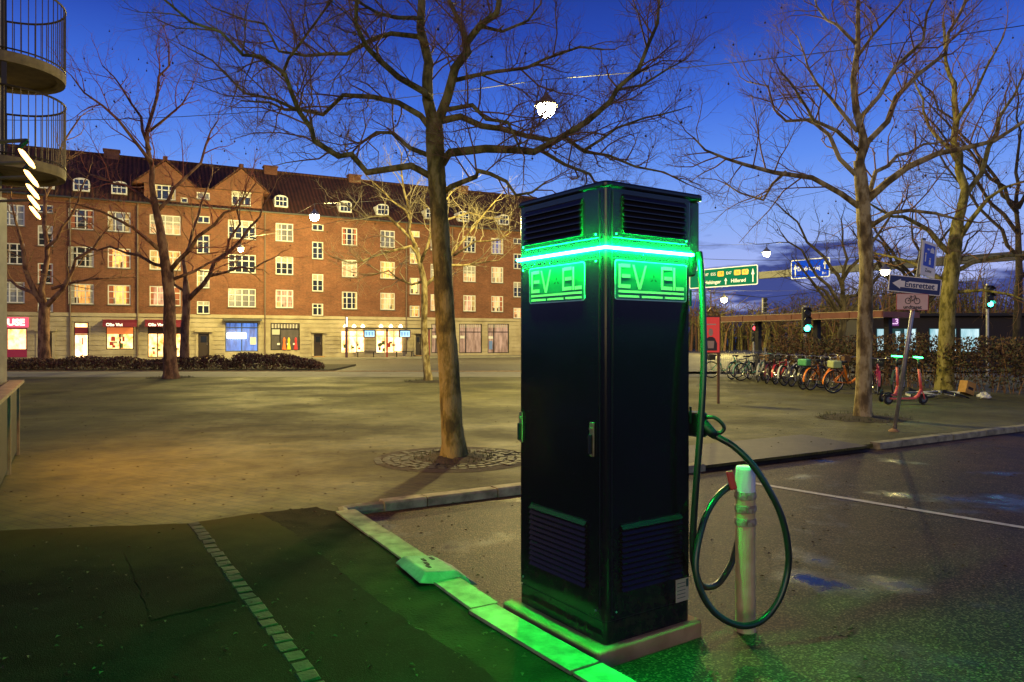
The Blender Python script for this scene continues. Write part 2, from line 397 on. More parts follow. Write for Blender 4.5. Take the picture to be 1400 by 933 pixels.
L_PINKS = mat('pink shop sign', (.8, .15, .3), .5, emit=(1, .07, .18), es=.6)
L_LETTER = mat('lit sign letters', (1, .95, .8), .5, emit=(1, .88, .66), es=1.6)
M_CRIM = mat('crimson awning', (.20, .012, .035), .7)
M_AWDK = mat('dark awning', (.035, .012, .014), .7)
L_ORNG = mat('orange shop fascia', (.7, .2, .05), .6, emit=(1, .24, .06), es=.55)
M_STRIPE = mat('shop blind light', (.5, .45, .4), .7)
L_SCREEN = mat('screen', (.3, .5, .6), .3, emit=(.35, .72, 1), es=1.3)
L_LAMPW = mat('wall lamp', (1, .9, .7), .5, emit=(1, .72, .34), es=9)
# lamps
L_STREET = mat('street lamp glass', (1, 1, 1), .4, emit=(1, .84, .50), es=300)
L_STREETS = mat('far street lamp glass', (1, 1, 1), .4, emit=(1, .80, .45), es=30)
L_TUBE = mat('warm tube lamp', (1, .9, .7), .4, emit=(1, .50, .13), es=7)
M_GALV = noisy('galvanised steel', (.28, .28, .28), (.40, .40, .39), 10, .45, .1, .002, 80, metal=.7)
M_BLKM = mat('black metal', (.02, .018, .016), .5, .3)
M_WIRE = mat('overhead wire', (.10, .10, .11), .5, .3)

# ================================================================== the ground
ZP = -.07                                              # parking bay and road lie a kerb's height below the square
def sheet(name, pts, z, m, kind='structure', thick=None, **kw):
    mb = MB()
    if thick: mb.prism([(p[0], p[1]) for p in pts], z - thick, z)
    else: mb.add([(p[0], p[1], z) for p in pts], [tuple(range(len(pts)))])
    return mb.build(name, m, kind=kind, **kw)
sheet('ground', [(-1500, -300), (1500, -300), (1500, 2500), (-1500, 2500)], ZP - .012, M_ROAD)
K1d = Vector((.497, -.868, 0)).normalized()            # kerb running towards the camera
K2d = Vector((.863, .505, 0)).normalized()             # kerb running away to the right
KC = Vector((-1.53, 6.88, 0))                          # where they meet
KM = Vector((-.118, 4.345, 0)); K1e = Vector((.562, -.827, 0))     # the kerb bends a little beside the cabinet
a1 = KM + K1e * 13; a2 = KC + K2d * 21
sheet('parking_bay', [KC.xy, KM.xy, a1.xy, (40, -14), (40, 24.8), a2.xy], ZP, M_PARK)
# the square: a slab whose edges stop at the two kerbs
sheet('plaza_pavement', [(-60, -7), (a1.x - .16, a1.y), (KM.x - .14, KM.y - .03)] + [(KC.x - .12, KC.y + .02), (KC.x + .02, KC.y + .14), (a2.x - .06, a2.y + .13), (26, 20), (26, 30.5), (-60, 30.5)], 0, M_PLAZA, thick=.06)
sheet('cycle_strip_pavement', [(-60, 30.5), (7.4, 30.5), (7.4, 35.4), (-60, 35.4)], 0.0, M_STRIP, thick=.06)
sheet('street_roadway', [(-90, 37), (60, 37), (60, 95), (-90, 30)], ZP - .006, M_ROAD)

# dark footpath beside the charger, darker rectangular patch in it
fp = [G(-260, 738), G(0, 726), G(262, 716), G(352, 702), G(395, 724), G(450, 768), G(520, 825), G(590, 872), G(660, 915)]
fp = [p.xy for p in fp] + [(fp[-1] + K1d * 6).xy, (-14, -6), (-14, 5)]
jag = random.Random(12)
def ragged(pts, step=.07, amp=.007, last=9):
    out = []
    for i in range(len(pts)):
        a, b_ = Vector(pts[i]), Vector(pts[(i + 1) % len(pts)]); n = max(1, int((b_ - a).length / step)) if i < last else 1
        d = (b_ - a).normalized(); nn = Vector((-d.y, d.x))
        for k in range(n): out.append(a.lerp(b_, k / n) + (nn * jag.gauss(0, amp) if i < last else Vector((0, 0))))
    return out
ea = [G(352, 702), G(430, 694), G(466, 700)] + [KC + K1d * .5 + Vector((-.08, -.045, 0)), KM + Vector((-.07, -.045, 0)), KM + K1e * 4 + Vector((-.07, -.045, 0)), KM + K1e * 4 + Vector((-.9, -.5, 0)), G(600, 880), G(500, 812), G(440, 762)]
sheet('earth_strip', ragged([e.xy for e in ea], .07, .015, 99), .002, M_EARTH)  # brown earth, coloured extra dark to imitate the dim kerbside foreground
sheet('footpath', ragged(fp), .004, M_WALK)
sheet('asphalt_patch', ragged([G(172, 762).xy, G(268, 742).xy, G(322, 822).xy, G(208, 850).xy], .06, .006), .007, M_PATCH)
# driveway tongue of dark asphalt where the kerb is dropped
sheet('driveway_apron', [(KC + K2d * 4.3).xy, (KC + K2d * 7.9).xy, (KC + K2d * 8.3 + Vector((-.8, 1.1, 0))).xy, (KC + K2d * 4.2 + Vector((-.7, 1.2, 0))).xy], .004,
      asphalt('apron asphalt', (.045, .030, .022), (.03, .025, .02), 90, False, 1.0, .6))

# kerbs stone by stone
rng = random.Random(3)
def kerb(name, start, d, lens, w, label_z=0.02, h=.14, jitter=.006, mat_=None):
    root = link(name, None, kind='structure', loc=(start.x, start.y, 0), rz=math.atan2(d.y, d.x))
    x = 0; mesh = {}
    for L in lens:
        if L < 0: x += -L; continue
        key = round(L, 2)
        if key not in mesh:
            mb = MB(); b = .018
            prof = [(0, -h), (0, -b), (b, 0), (w - .004, 0), (w, -.004), (w, -h)]
            ends = [(.006, x_) for x_ in ()]
            vs = [Vector((.006, y, z)) for y, z in prof] + [Vector((L - .006, y, z)) for y, z in prof]
            n = len(prof)
            mb.add(vs, [tuple(range(n)), tuple(range(2 * n - 1, n - 1, -1))] + [(i, n + i, n + (i + 1) % n, (i + 1) % n) for i in range(n)])
            mesh[key] = mb.mesh('kerb_stone', mat_ or M_KERB)
        link('kerb_stone', mesh[key], root, loc=(x, rng.uniform(-jitter, jitter), label_z + rng.uniform(-.004, .004)), rz=rng.uniform(-.006, .006))
        x += L
    return root
kerb('kerb', KC + K1d * .12, K1d, [.93, .86, .99], -.16)
kerb('kerb', KM + K1e * .0, K1e, [.95, 1, .9, 1, 1, 1, 1, 1], -.16)
kerb('kerb', KC + K2d * .35, K2d, [.45, .8, 1, 1, 1, -3.6, 1, 1, 1, 1, 1, 1, 1, 1, 1, 1, 1], .17)
# the lip at the corner: a short curved stone
mb = MB(); c0 = KC + K1d * .12; c1 = KC + K2d * .36
arc = [c0 + (KC - c0) * 0, KC + K1d * .05 + K2d * .06, c1]
mb.tube([(p.x, p.y, -.045) for p in (c0 + Vector((-.08, -.03, 0)), KC + Vector((-.07, .03, 0)), KC + Vector((.04, .13, 0)), c1 + Vector((-.02, .08, 0)))], [.06, .065, .065, .06], 8)
mb.build('kerb_corner', M_KERB, kind='structure')
# far kerb along the street
kerb('kerb', Vector((-46, 35.42, 0)), Vector((1, 0, 0)), [1.6] * 34, .2, .03, .16, .01, M_CONC)

# cobble band let into the footpath
cb = link('cobble_band', None, kind='structure')
p0, p1 = G(266, 718), G(448, 960); bd = (p1 - p0).normalized(); bl = (p1 - p0).length + 1.2
cobs = []; setts = []
for k in range(6):
    mb = MB(); q = random.Random(k); w, l = .052, .058
    vs = []
    for z, s in ((-.05, 1.0), (.004, 1.0), (.014, .80)):
        for sx, sy in ((-1, -1), (1, -1), (1, 1), (-1, 1)):
            vs.append((sx * l * s * q.uniform(.92, 1.04), sy * w * s * q.uniform(.92, 1.04), z + (q.uniform(-.003, .003) if z > 0 else 0)))
    mb.add(vs, [(3, 2, 1, 0), (8, 9, 10, 11)] + [(r * 4 + i, r * 4 + (i + 1) % 4, r * 4 + 4 + (i + 1) % 4, r * 4 + 4 + i) for r in (0, 1) for i in range(4)])
    cobs.append(mb.mesh('cobblestone', M_COB)); setts.append(mb.mesh('cobblestone', M_COBD))
t = 0; brz = math.atan2(bd.y, bd.x); nrm = Vector((-bd.y, bd.x, 0))
while t < bl:
    for s in (0,):
        p = p0 + bd * t + nrm * (rng.uniform(-.006, .006))
        link('cobblestone', rng.choice(setts), cb, loc=(p.x, p.y, -.0055 + rng.uniform(-.002, .003)), rz=brz + rng.uniform(-.06, .06))
    t += rng.uniform(.122, .134)

# tree pits: soil ring + fan of cobbles
def tree_pit(c, rad, soil_r, stones, name='tree_pit'):
    root = link(name, None, kind='structure', loc=(c.x, c.y, 0))
    q = random.Random(int(c.x * 100))
    mb = MB(); n = 40
    vs = [(0, 0, .05)]
    for rr, z in ((.45, .045), (1, .003)):
        for i in range(n):
            a = 2 * math.pi * i / n; e = soil_r * rr * (1 + q.uniform(-.13, .13)); vs.append((e * math.cos(a), e * math.sin(a) , z + q.uniform(-.006, .012)))
    fs = [(0, 1 + i, 1 + (i + 1) % n) for i in range(n)] + [(1 + i, 1 + n + i, 1 + n + (i + 1) % n, 1 + (i + 1) % n) for i in range(n)]
    mb.add(vs, fs); mb.build('soil', M_SOIL, root, smooth=True)
    if stones:
        js = MB(); js.add([(rad * 1.03 * math.cos(2 * math.pi * i / 36), rad * 1.03 * math.sin(2 * math.pi * i / 36), .003) for i in range(36)], [tuple(range(36))]); js.build('joint_sand', M_SOIL, root)
        e = soil_r * .80
        while e < rad:
            n_s = int(2 * math.pi * e / .126); a0 = q.random()
            for i in range(n_s):
                a = 2 * math.pi * (i + a0) / n_s
                if e > rad * (.90 + .1 * math.sin(2 * a + 1)) or q.random() < .03: continue
                r_ = e + q.uniform(-.008, .008)
                link('cobblestone', q.choice(cobs), root, loc=(r_ * math.cos(a), r_ * math.sin(a), -.003 + q.uniform(-.004, .005)), rz=a + math.pi / 2 + q.uniform(-.1, .1))
            e += .118
    mb = MB()
    for _ in range(260 if stones else 420):                    # tufts of moss and grass
        a = q.uniform(0, 6.28); e = soil_r * math.sqrt(q.random()) * 1.05
        b = Vector((e * math.cos(a), e * math.sin(a), .02)); d = Vector((q.uniform(-1, 1), q.uniform(-1, 1), q.uniform(.6, 2))).normalized() * q.uniform(.03, .09)
        s = d.cross(Vector((0, 0, 1))).normalized() * .006
        mb.add([b - s, b + s, b + d], [(0, 1, 2)])
    mb.build('grass', M_GRASS, root, kind='stuff')
    return root
tree_pit(G(620, 628) + Vector((0, .05, 0)), 1.02, .52, True)
tree_pit(G(1180, 572), 1.05, .85, False)
tree_pit(G(585, 522), 1.1, .9, False)
tree_pit(G(233, 517), 1.2, .9, False)

# painted bay line
l0, l1 = G(1030, 661, ZP), G(1400, 722, ZP); ld = (l1 - l0).normalized(); ln = Vector((-ld.y, ld.x, 0)) * .045
sheet('bay_line', [(l0 - ln).xy, (l0 + ln).xy, (l1 + ld * 4 + ln).xy, (l1 + ld * 4 - ln).xy], ZP + .004, M_LINE)

# ================================================================== EV charging cabinet
ev = thing('charging_cabinet', 'tall glossy black EV charging cabinet with glowing green light strip on concrete plinth', 'EV charger',
           (.477, 3.729, ZP), math.atan2(.562, .827))
W, D, Z0, Z1 = .633, .779, .03 - ZP, 2.409 - ZP          # along the right face, along the left face
def rrect(x0, x1, y0, y1, r, n=5):
    pts = []
    for cx_, cy_, a0 in ((x0 + r, y0 + r, 180), (x1 - r, y0 + r, 270), (x1 - r, y1 - r, 0), (x0 + r, y1 - r, 90)):
        for i in range(n + 1):
            a = R(a0 + 90 * i / n); pts.append((cx_ + r * math.cos(a), cy_ + r * math.sin(a)))
    return pts
b = MB(); b.prism([(-.078, -.03), (W + .06, -.03), (W + .06, D + .06), (-.078, D + .06)], -.01, Z0 - .001); bevel(b.build('plinth', M_CONC, ev), .018, 3)
b = MB(); b.prism(rrect(.004, W - .004, .004, D - .004, .03), Z0, Z0 + .112); b.build('base_skirt', M_BLACK, ev)
b = MB(); b.prism(rrect(.010, W - .010, .010, D - .010, .03), Z0 + .112, Z0 + .122); b.build('base_gap', M_DARK, ev)
b = MB(); b.prism(rrect(0, W, 0, D, .034), Z0 + .122, 2.127); b.build('body', M_BLACK, ev)
b = MB(); b.prism(rrect(.004, W - .004, .004, D - .004, .034), 2.127, 2.143); b.build('light_recess', M_BLACK, ev)
b = MB(); b.prism(rrect(0, W + .012, 0, D, .034), 2.143, Z1 - .035); hood = b.build('hood', M_BLACK, ev)
b = MB(); b.prism(rrect(-.012, W + .10, -.012, D + .01, .04), Z1 - .035, Z1); bevel(b.build('lid', M_BLACK, ev), .012, 3)
# side hood over the cable, chamfered below
b = MB(); pr = [(W + .013, 2.02), (W + .013, Z1 - .036), (W + .092, Z1 - .036), (W + .092, 2.13), (W + .062, 2.02)]
n = len(pr); vs = [(x, .02, z) for x, z in pr] + [(x, D - .05, z) for x, z in pr]
b.add(vs, [tuple(range(n)), tuple(range(2 * n - 1, n - 1, -1))] + [(i, n + i, n + (i + 1) % n, (i + 1) % n) for i in range(n)])
bevel(b.build('cable_hood', M_BLACK, ev), .012, 2)
# doors, slightly proud
b = MB(); b.box(-.0012, .0, .052, D - .03, Z0 + .14, 2.085); bevel(b.build('door', M_BLACK, ev), .0006, 1)
b = MB(); b.box(.050, W - .02, -.0012, .0, Z0 + .14, 2.085); bevel(b.build('door', M_BLACK, ev), .0006, 1)
b = MB(); b.box(-.0012, .0, .052, D - .03, 2.19, Z1 - .045); bevel(b.build('door', M_BLACK, ev), .0006, 1)
b = MB(); b.box(.050, W - .02, -.0012, .0, 2.19, Z1 - .045); bevel(b.build('door', M_BLACK, ev), .0006, 1)
# seam beside the corner post
b = MB(); b.box(.040, .046, -.0015, .002, Z0 + .14, Z1 - .05); b.build('seam', M_DARK, ev)
b = MB(); b.box(-.0015, .002, .040, .046, Z0 + .14, Z1 - .05); b.build('seam', M_DARK, ev)
# LED strips
b = MB(); b.box(-.017, .003, -.017, D - .004, 2.129, 2.141); b.build('light_strip', M_LED, ev)
b = MB(); b.box(.0035, W + .004, -.017, .003, 2.129, 2.141); b.build('light_strip', M_LED, ev)
# louvred vents
def vent(face, a0, a1, z0, z1, n):
    b = MB()
    if face == 'L': b.box(-.0026, -.0013, a0, a1, z0, z1)
    else: b.box(a0, a1, -.0026, -.0013, z0, z1)
    v = b.build('vent', M_DARK, ev); st = (z1 - z0) / n
    mb = MB(); h = st * .78
    prof = [(0, h), (.004, h), (.019, .002), (.019, -.002), (0, .003)]
    k = len(prof); L = a1 - a0
    if face == 'L': vs = [(-.0024 - d, 0, z) for d, z in prof] + [(-.0024 - d, L, z) for d, z in prof]
    else: vs = [(L, -.0024 - d, z) for d, z in prof] + [(0, -.0024 - d, z) for d, z in prof]
    mb.add(vs, [tuple(range(k)), tuple(range(2 * k - 1, k - 1, -1))] + [(i, k + i, k + (i + 1) % k, (i + 1) % k) for i in range(k)])
    me = mb.mesh('slat', M_SLAT)
    for i in range(n):
        link('slat', me, v, loc=(0, a0, z0 + st * i) if face == 'L' else (a0, 0, z0 + st * i))
vent('L', .144, .644, .29 - ZP, .645 - ZP, 12)
vent('R', .101, .545, .29 - ZP, .640 - ZP, 12)
vent('L', .180, .705, 2.265 - ZP - .12, 2.345 - ZP, 6)
vent('R', .111, .580, 2.265 - ZP - .12, 2.350 - ZP, 7)
# sign plates
def sign(face, a0, a1):
    z0, z1 = 1.80 - ZP, 2.007 - ZP; w = a1 - a0; h = z1 - z0
    b = MB()
    M = (Matrix.Translation((-.0014, a1, z0)) @ Matrix.Rotation(R(-90), 4, 'Z')) if face == 'L' else Matrix.Translation((a0, -.0014, z0))
    def plate(x0, x1, zz0, zz1, r, y0, y1, mb):
        poly = rrect(x0, x1, zz0, zz1, r, 4)
        mb.prism([(p[0], p[1]) for p in poly], -y0, -y1, Matrix.Rotation(R(90), 4, 'X'))
    plate(0, w, 0, h, .016, 0, -.003, b); s = b.build('sign_plate', M_SIGNB, ev, M=M)
    b = MB(); plate(.005, w - .005, .005, h - .005, .013, -.003, -.0036, b); b.build('sign_field', M_SIGNP, s)
    y0, y1 = -.0046, -.0036
    def bar(nm, x0, x1, zz0, zz1, m_=M_SIGNL):
        bb = MB(); bb.box(x0 * w, x1 * w, y0, y1, zz0 * h, zz1 * h); bb.build(nm, m_, s)
    # E V (rotor) E L, drawn as spaced strokes
    bar('letter_stroke', .045, .073, .30, .90); bar('letter_stroke', .076, .20, .82, .91); bar('letter_stroke', .090, .20, .56, .65); bar('letter_stroke', .076, .20, .30, .39)
    bb = MB()
    for sx in (-1, 1):
        xm, xt = .325, .325 + sx * .085
        bb.add([(xm * w - .009, y0, .28 * h), (xm * w + .009, y0, .28 * h), (xt * w + .008, y0, .90 * h), (xt * w - .008, y0, .90 * h)], [(0, 1, 2, 3)])
    bb.build('letter_stroke', M_SIGNL, s)
    bb = MB()
    for k in range(3):
        a = R(90 + 120 * k); c = Vector((.52 * w, 0, .56 * h)); d = Vector((math.cos(a), 0, math.sin(a))); e = Vector((-d.z, 0, d.x))
        bb.add([c + d * .004 + Vector((0, y0, 0)), c + d * .014 + e * .006 + Vector((0, y0, 0)), c + d * .030 + Vector((0, y0, 0)), c + d * .014 - e * .006 + Vector((0, y0, 0))], [(0, 1, 2, 3)])
    bb.build('rotor_mark', M_SIGND, s)
    bar('letter_stroke', .625, .653, .30, .90); bar('letter_stroke', .656, .785, .82, .91); bar('letter_stroke', .670, .785, .56, .65); bar('letter_stroke', .656, .785, .30, .39)
    bar('letter_stroke', .800, .828, .30, .90); bar('letter_stroke', .840, .955, .30, .39)
    bar('letter_stroke', .045, .955, .185, .245)
    for x0, x1 in ((.045, .32), (.355, .645), (.68, .955)): bar('letter_stroke', x0, x1, .065, .125)
sign('L', .1615, .663); sign('R', .060, .592)
sm_ = MB(); sm_.tube([(0, 0, 0), (-.004, 0, 0)], [.006, .0045], 8); sm_ = sm_.mesh('screw', M_STEEL)
for y_, z_ in ((.075, 2.07), (D - .05, 2.07), (.075, Z0 + .16), (D - .05, Z0 + .16), (.075, 2.21), (D - .05, 2.21)): link('screw', sm_, ev, loc=(-.0012, y_, z_))
for x_, z_ in ((.072, 2.07), (W - .04, 2.07), (.072, Z0 + .16), (W - .04, Z0 + .16), (.072, 2.21), (W - .04, 2.21)): link('screw', sm_, ev, loc=(x_, -.0012, z_), rz=R(90))
for z_ in (.5, 1.2, 1.85): hb_ = MB(); hb_.tube([(W - .012, -.006, z_), (W - .012, -.006, z_ + .09)], .007, 8); hb_.build('hinge', M_BLACK, ev)
# swing handles
for yy in (.0965, .742):
    b = MB(); b.box(-.012, -.0035, yy - .017, yy + .017, .985 - ZP, 1.165 - ZP); hd = bevel(b.build('handle_plate', M_BRASS, ev), .004, 2)
    b = MB(); b.box(-.030, -.0125, yy - .009, yy + .009, 1.00 - ZP, 1.10 - ZP); bevel(b.build('lever', M_PLAST, hd), .004, 2)
    b = MB(); b.tube([(-.012, yy, 1.13 - ZP), (-.021, yy, 1.13 - ZP)], .009, 12); b.build('lock_cylinder', M_BRASS, hd)
# rating label
b = MB(); b.box(.505, .607, -.0062, -.0045, .150 - ZP, .275 - ZP); lab = b.build('rating_label', M_LABEL, ev)
b = MB()
for i in range(5): b.box(.515, .58, -.0068, -.0064, .17 - ZP + i * .02, .174 - ZP + i * .02)
b.box(.585, .602, -.0068, -.0064, .225 - ZP, .268 - ZP); b.build('label_print', M_SIGND, lab)
# grey side panel that carries the cable and the connector
b = MB(); b.box(W + .001, W + .035, .05, .45, .30 - ZP, 1.95); bevel(b.build('side_panel', M_GREYP, ev), .004, 2)
b = MB(); b.box(W + .0352, W + .040, .08, .17, .93 - ZP, .97 - ZP); b.build('indicator', M_WLED, ev)
b = MB(); b.box(W + .006, W + .03, .046, .0498, .935 - ZP, .965 - ZP); b.build('indicator', M_WLED, ev)
b = MB(); b.box(W + .010, W + .026, .046, .0498, 1.20 - ZP, 1.26 - ZP); b.build('indicator', M_PINKI, ev)
Mi = Matrix.Translation(ev.location) @ Matrix.Rotation(math.atan2(.562, .827), 4, 'Z'); Mi.invert()
def evl(pts): return [Mi @ P(*p) for p in pts]
def smooth_path(pts, k=6):
    out = []; n = len(pts)
    for i in range(n - 1):
        p0, p1, p2, p3 = pts[max(i - 1, 0)], pts[i], pts[i + 1], pts[min(i + 2, n - 1)]
        for j in range(k):
            t = j / k; out.append(.5 * ((2 * p1) + (p2 - p0) * t + (2 * p0 - 5 * p1 + 4 * p2 - p3) * t * t + (3 * p1 - p0 - 3 * p2 + p3) * t ** 3))
    out.append(pts[-1]); return out
cable = [(956, 346, 4.14), (958, 365, 4.10), (961, 420, 4.04), (962, 500, 4.0), (958, 580, 3.985), (952, 660, 3.985), (947.5, 730, 4.0), (948, 765, 4.03), (955, 795, 4.09), (966, 803, 4.16),
         (983, 797, 4.25), (1000, 770, 4.33), (1010, 735, 4.37), (1022, 700, 4.39), (1025, 676, 4.37), (1015, 664, 4.30), (1000, 664, 4.20), (980, 680, 4.10), (965, 705, 4.03),
         (955, 740, 3.975), (951, 775, 3.945), (957, 805, 3.93), (972, 832, 3.925), (995, 850, 3.93), (1020, 856, 3.95), (1045, 846, 3.98), (1066, 818, 4.0), (1077, 780, 4.02),
         (1077, 745, 4.02), (1068, 705, 4.02), (1050, 668, 4.02), (1028, 635, 4.03), (1005, 612, 4.05), (987, 601, 4.08), (974, 594, 4.1)]
b = MB(); b.tube(smooth_path(evl(cable), 5), .0185, 12); b.build('charging_cable', M_HOSE, ev, smooth=True)
# connector gun in its holster
gun = MB(); gun.tube(evl([(979, 597, 4.09), (971, 590, 4.10), (962, 581, 4.11), (955, 577, 4.13)]), [.022, .030, .034, .030], 12)
g_ = gun.build('connector', M_PLAST, ev, smooth=True)
hb = MB(); hb.tube(smooth_path(evl([(966, 571, 4.10), (976, 571, 4.09), (986, 578, 4.085), (990, 586, 4.085), (984, 592, 4.09), (973, 590, 4.095)]), 4), .011, 10); hb.build('connector_grip', M_PLAST, g_, smooth=True)
b = MB(); c = Mi @ P(951, 580, 4.14); b.box(c.x - .03, c.x + .035, c.y - .06, c.y + .06, c.z - .07, c.z + .07); bevel(b.build('holster', M_PLAST, ev), .012, 2)

# ------------------------------------------------------------------ bollard beside the charger
bp = G(1019, 862, ZP); bo = thing('bollard', 'cream steel bollard with ring clamps and white band, red plug on top', 'bollard', (bp.x, bp.y, ZP))
b = MB(); b.lathe([(.060, -.005), (.057, .012), (.0555, .03), (.0545, .78)], n=24); b.build('post', M_POST, bo, smooth=False)
b = MB(); b.lathe([(.0550, .78), (.0550, .925), (.050, .938), (.02, .940)], n=24); b.build('cap_band', M_POSTW, bo)
for z in (.625, .70, .775):
    b = MB(); b.lathe([(.0545, z - .022), (.060, z - .018), (.062, z), (.060, z + .018), (.0545, z + .022)], n=24); cl = b.build('ring_clamp', M_RUST, bo)
    b = MB(); b.box(-.012, .012, -.078, -.058, z - .012, z + .012); b.build('clamp_bolt', M_RUST, cl)
b = MB(); b.box(-.020, .020, -.014, .014, -.055, .055); pl = bevel(b.build('red_plug', M_REDP, bo, loc=(-.088, -.03, .865)), .010, 3); pl.rotation_euler = (0, R(-14), 0)
b = MB(); b.tube([(-.084, -.02, .83), (-.05, -.01, .80)], .007, 8); b.build('plug_bracket', M_RUST, bo)

# ------------------------------------------------------------------ rubber ramp lying over the kerb
rp = G(588, 783); ra = thing('kerb_ramp', 'battered wedge-shaped kerb ramp lying over the kerb stones', 'kerb ramp', (rp.x, rp.y, 0.018), math.atan2(K1d.y, K1d.x))
b = MB()
vs = [(-.26, -.16, .004), (.24, -.18, .004), (.27, .24, -.068), (-.22, .27, -.068), (-.24, -.10, .050), (.20, -.12, .062), (.22, .10, .040), (-.20, .10, .034)]
b.add(vs, [(3, 2, 1, 0), (4, 5, 6, 7), (0, 1, 5, 4), (1, 2, 6, 5), (2, 3, 7, 6), (3, 0, 4, 7)])
bevel(b.build('ramp_body', noisy('worn rubber', (.16, .16, .13), (.28, .28, .22), 10, .7, .4, .006, 60), ra), .012, 2)
for x0, y0 in ((-.12, -.02), (-.02, -.04), (.06, -.06), (-.14, .05)):
    b = MB(); zt_ = .050 + (x0 + .24) * .02 - max(0, y0 + .10) * .09; b.box(x0, x0 + .055, y0, y0 + .022, .0, zt_ + .004); b.build('grip_slot', M_DARK, ra)

# fallen leaves and grit on the square
q = random.Random(77); mb = MB()
for _ in range(1500):
    p = G(q.uniform(-40, 1400), 463 + 34 + 430 * q.random() ** 1.6)
    if p.y < 3: continue
    rel = p - KC; side = rel.x * K1d.y - rel.y * K1d.x; s2 = rel.x * K2d.y - rel.y * K2d.x
    inpark = side < 0.2 and s2 > -.2
    z = ZP + .006 if inpark else .010
    s = q.uniform(.004, .017) * (1 + p.y * .05); a = q.uniform(0, 6.28); d = Vector((math.cos(a), math.sin(a), 0)); e = Vector((-d.y, d.x, 0))
    c = Vector((p.x, p.y, z))
    mb.add([c - d * s, c - e * s * .5 + Vector((0, 0, .006)), c + d * s, c + e * s * .5 + Vector((0, 0, .008))], [(0, 1, 2, 3)])
mb.build('leaf_litter', noisy('fallen leaf', (.035, .022, .010), (.12, .075, .03), 20, .9, 0), kind='stuff', label='scattered dead leaves and grit over the paving', cat='leaf litter')

# ================================================================== trees
def resample(pts, step):
    pts = [Vector(p) for p in pts]; out = [pts[0]]
    for a, b_ in zip(pts, pts[1:]):
        n = max(1, int((b_ - a).length / step))
        for i in range(1, n + 1): out.append(a.lerp(b_, i / n))
    return out
class Tree:
    def __init__(s, seed, u, mats, dens=1.0, lv=3, tips=True):
        s.q = random.Random(seed); s.u = u; s.mb = None; s.tips = []; s.mats = mats; s.dens = dens; s.lv = lv
    def twig(s, base, d, L, r, lvl):
        q = s.q; n = 4 if lvl < 3 else 3; pts = [base]; dd = d.normalized()
        for i in range(n):
            dd = (dd + Vector((q.gauss(0, .30), q.gauss(0, .30), q.gauss(.06, .26)))).normalized()
            pts.append(pts[-1] + dd * L / n)
        s.mb.tube(pts, [r * (1 - .72 * i / n) for i in range(n + 1)], 4 if lvl < 2 else 3, False, 1 if lvl >= 1 else 0)
        if lvl < s.lv: s.children(pts, r, r * .3, L, lvl + 1, .25)
        else: s.tips.append(pts[-1])
    def children(s, pts, r0, r1, L, lvl, tmin):
        q = s.q; u = s.u
        cnt = {1: L / (.26 * u), 2: L / (.115 * u), 3: L / (.085 * u)}[lvl] * s.dens
        cnt = int(cnt + q.random()); tot = len(pts) - 1
        for k in range(cnt):
            t = tmin + (1 - tmin) * (k + q.random()) / max(1, cnt); t = min(t, .999); i = int(t * tot); f = t * tot - i
            p = pts[i].lerp(pts[i + 1], f); tan = (pts[i + 1] - pts[i]).normalized()
            ax = tan.cross(Vector((q.gauss(0, 1), q.gauss(0, 1), q.gauss(0, 1))))
            if ax.length < .05: continue
            ax.normalize(); ang = R(q.uniform(28, 68))
            d = Matrix.Rotation(ang, 3, ax) @ tan
            d = (d + Vector((0, 0, .22))).normalized()
            LL = {1: q.uniform(.55, 1.5) * u * (1.15 - .55 * t), 2: q.uniform(.28, .75) * u * (1.1 - .5 * t), 3: q.uniform(.12, .36) * u}[lvl]
            LL = min(LL, L * .75)
            r = (r0 + (r1 - r0) * t)
            r = {1: min(r * .6, .0125 * u), 2: min(r * .6, .0060 * u), 3: min(r * .65, .0036 * u)}[lvl]
            s.twig(p, d, LL, r, lvl)
    def limb(s, parent, pts, r0, r1, tmin=.18, lvl=1, name='limb'):
        s.mb = MB(); q = s.q
        pr = resample(pts, .28 * s.u); n = len(pr); jt = .034 * s.u
        for i in range(1, n - 1): pr[i] = pr[i] + Vector((q.gauss(0, jt), q.gauss(0, jt), q.gauss(0, jt)))
        L = sum((b_ - a).length for a, b_ in zip(pr, pr[1:]))
        s.mb.tube(pr, [r0 + (r1 - r0) * (i / (n - 1)) for i in range(n)], 8, True, 0)
        s.children(pr, r0, r1, L, lvl, tmin)
        s.twig(pr[-1], pr[-1] - pr[-2], .6 * s.u, r1 * .9, 2)
        return s.mb.build(name, s.mats, parent, smooth=True)
    def seeds(s, parent, n):
        if n <= 0 or not s.tips: return
        mb = MB(); q = s.q
        for p in q.sample(s.tips, min(n, len(s.tips))):
            L = q.uniform(.015, .045) * s.u; r = q.uniform(.013, .019) * s.u
            mb.tube([p, p + Vector((0, 0, -L))], .0025 * s.u, 3, False); mb.ball(p + Vector((0, 0, -L - r)), r, 6)
        mb.build('seed_ball', M_SEED, parent, kind='stuff', smooth=True)
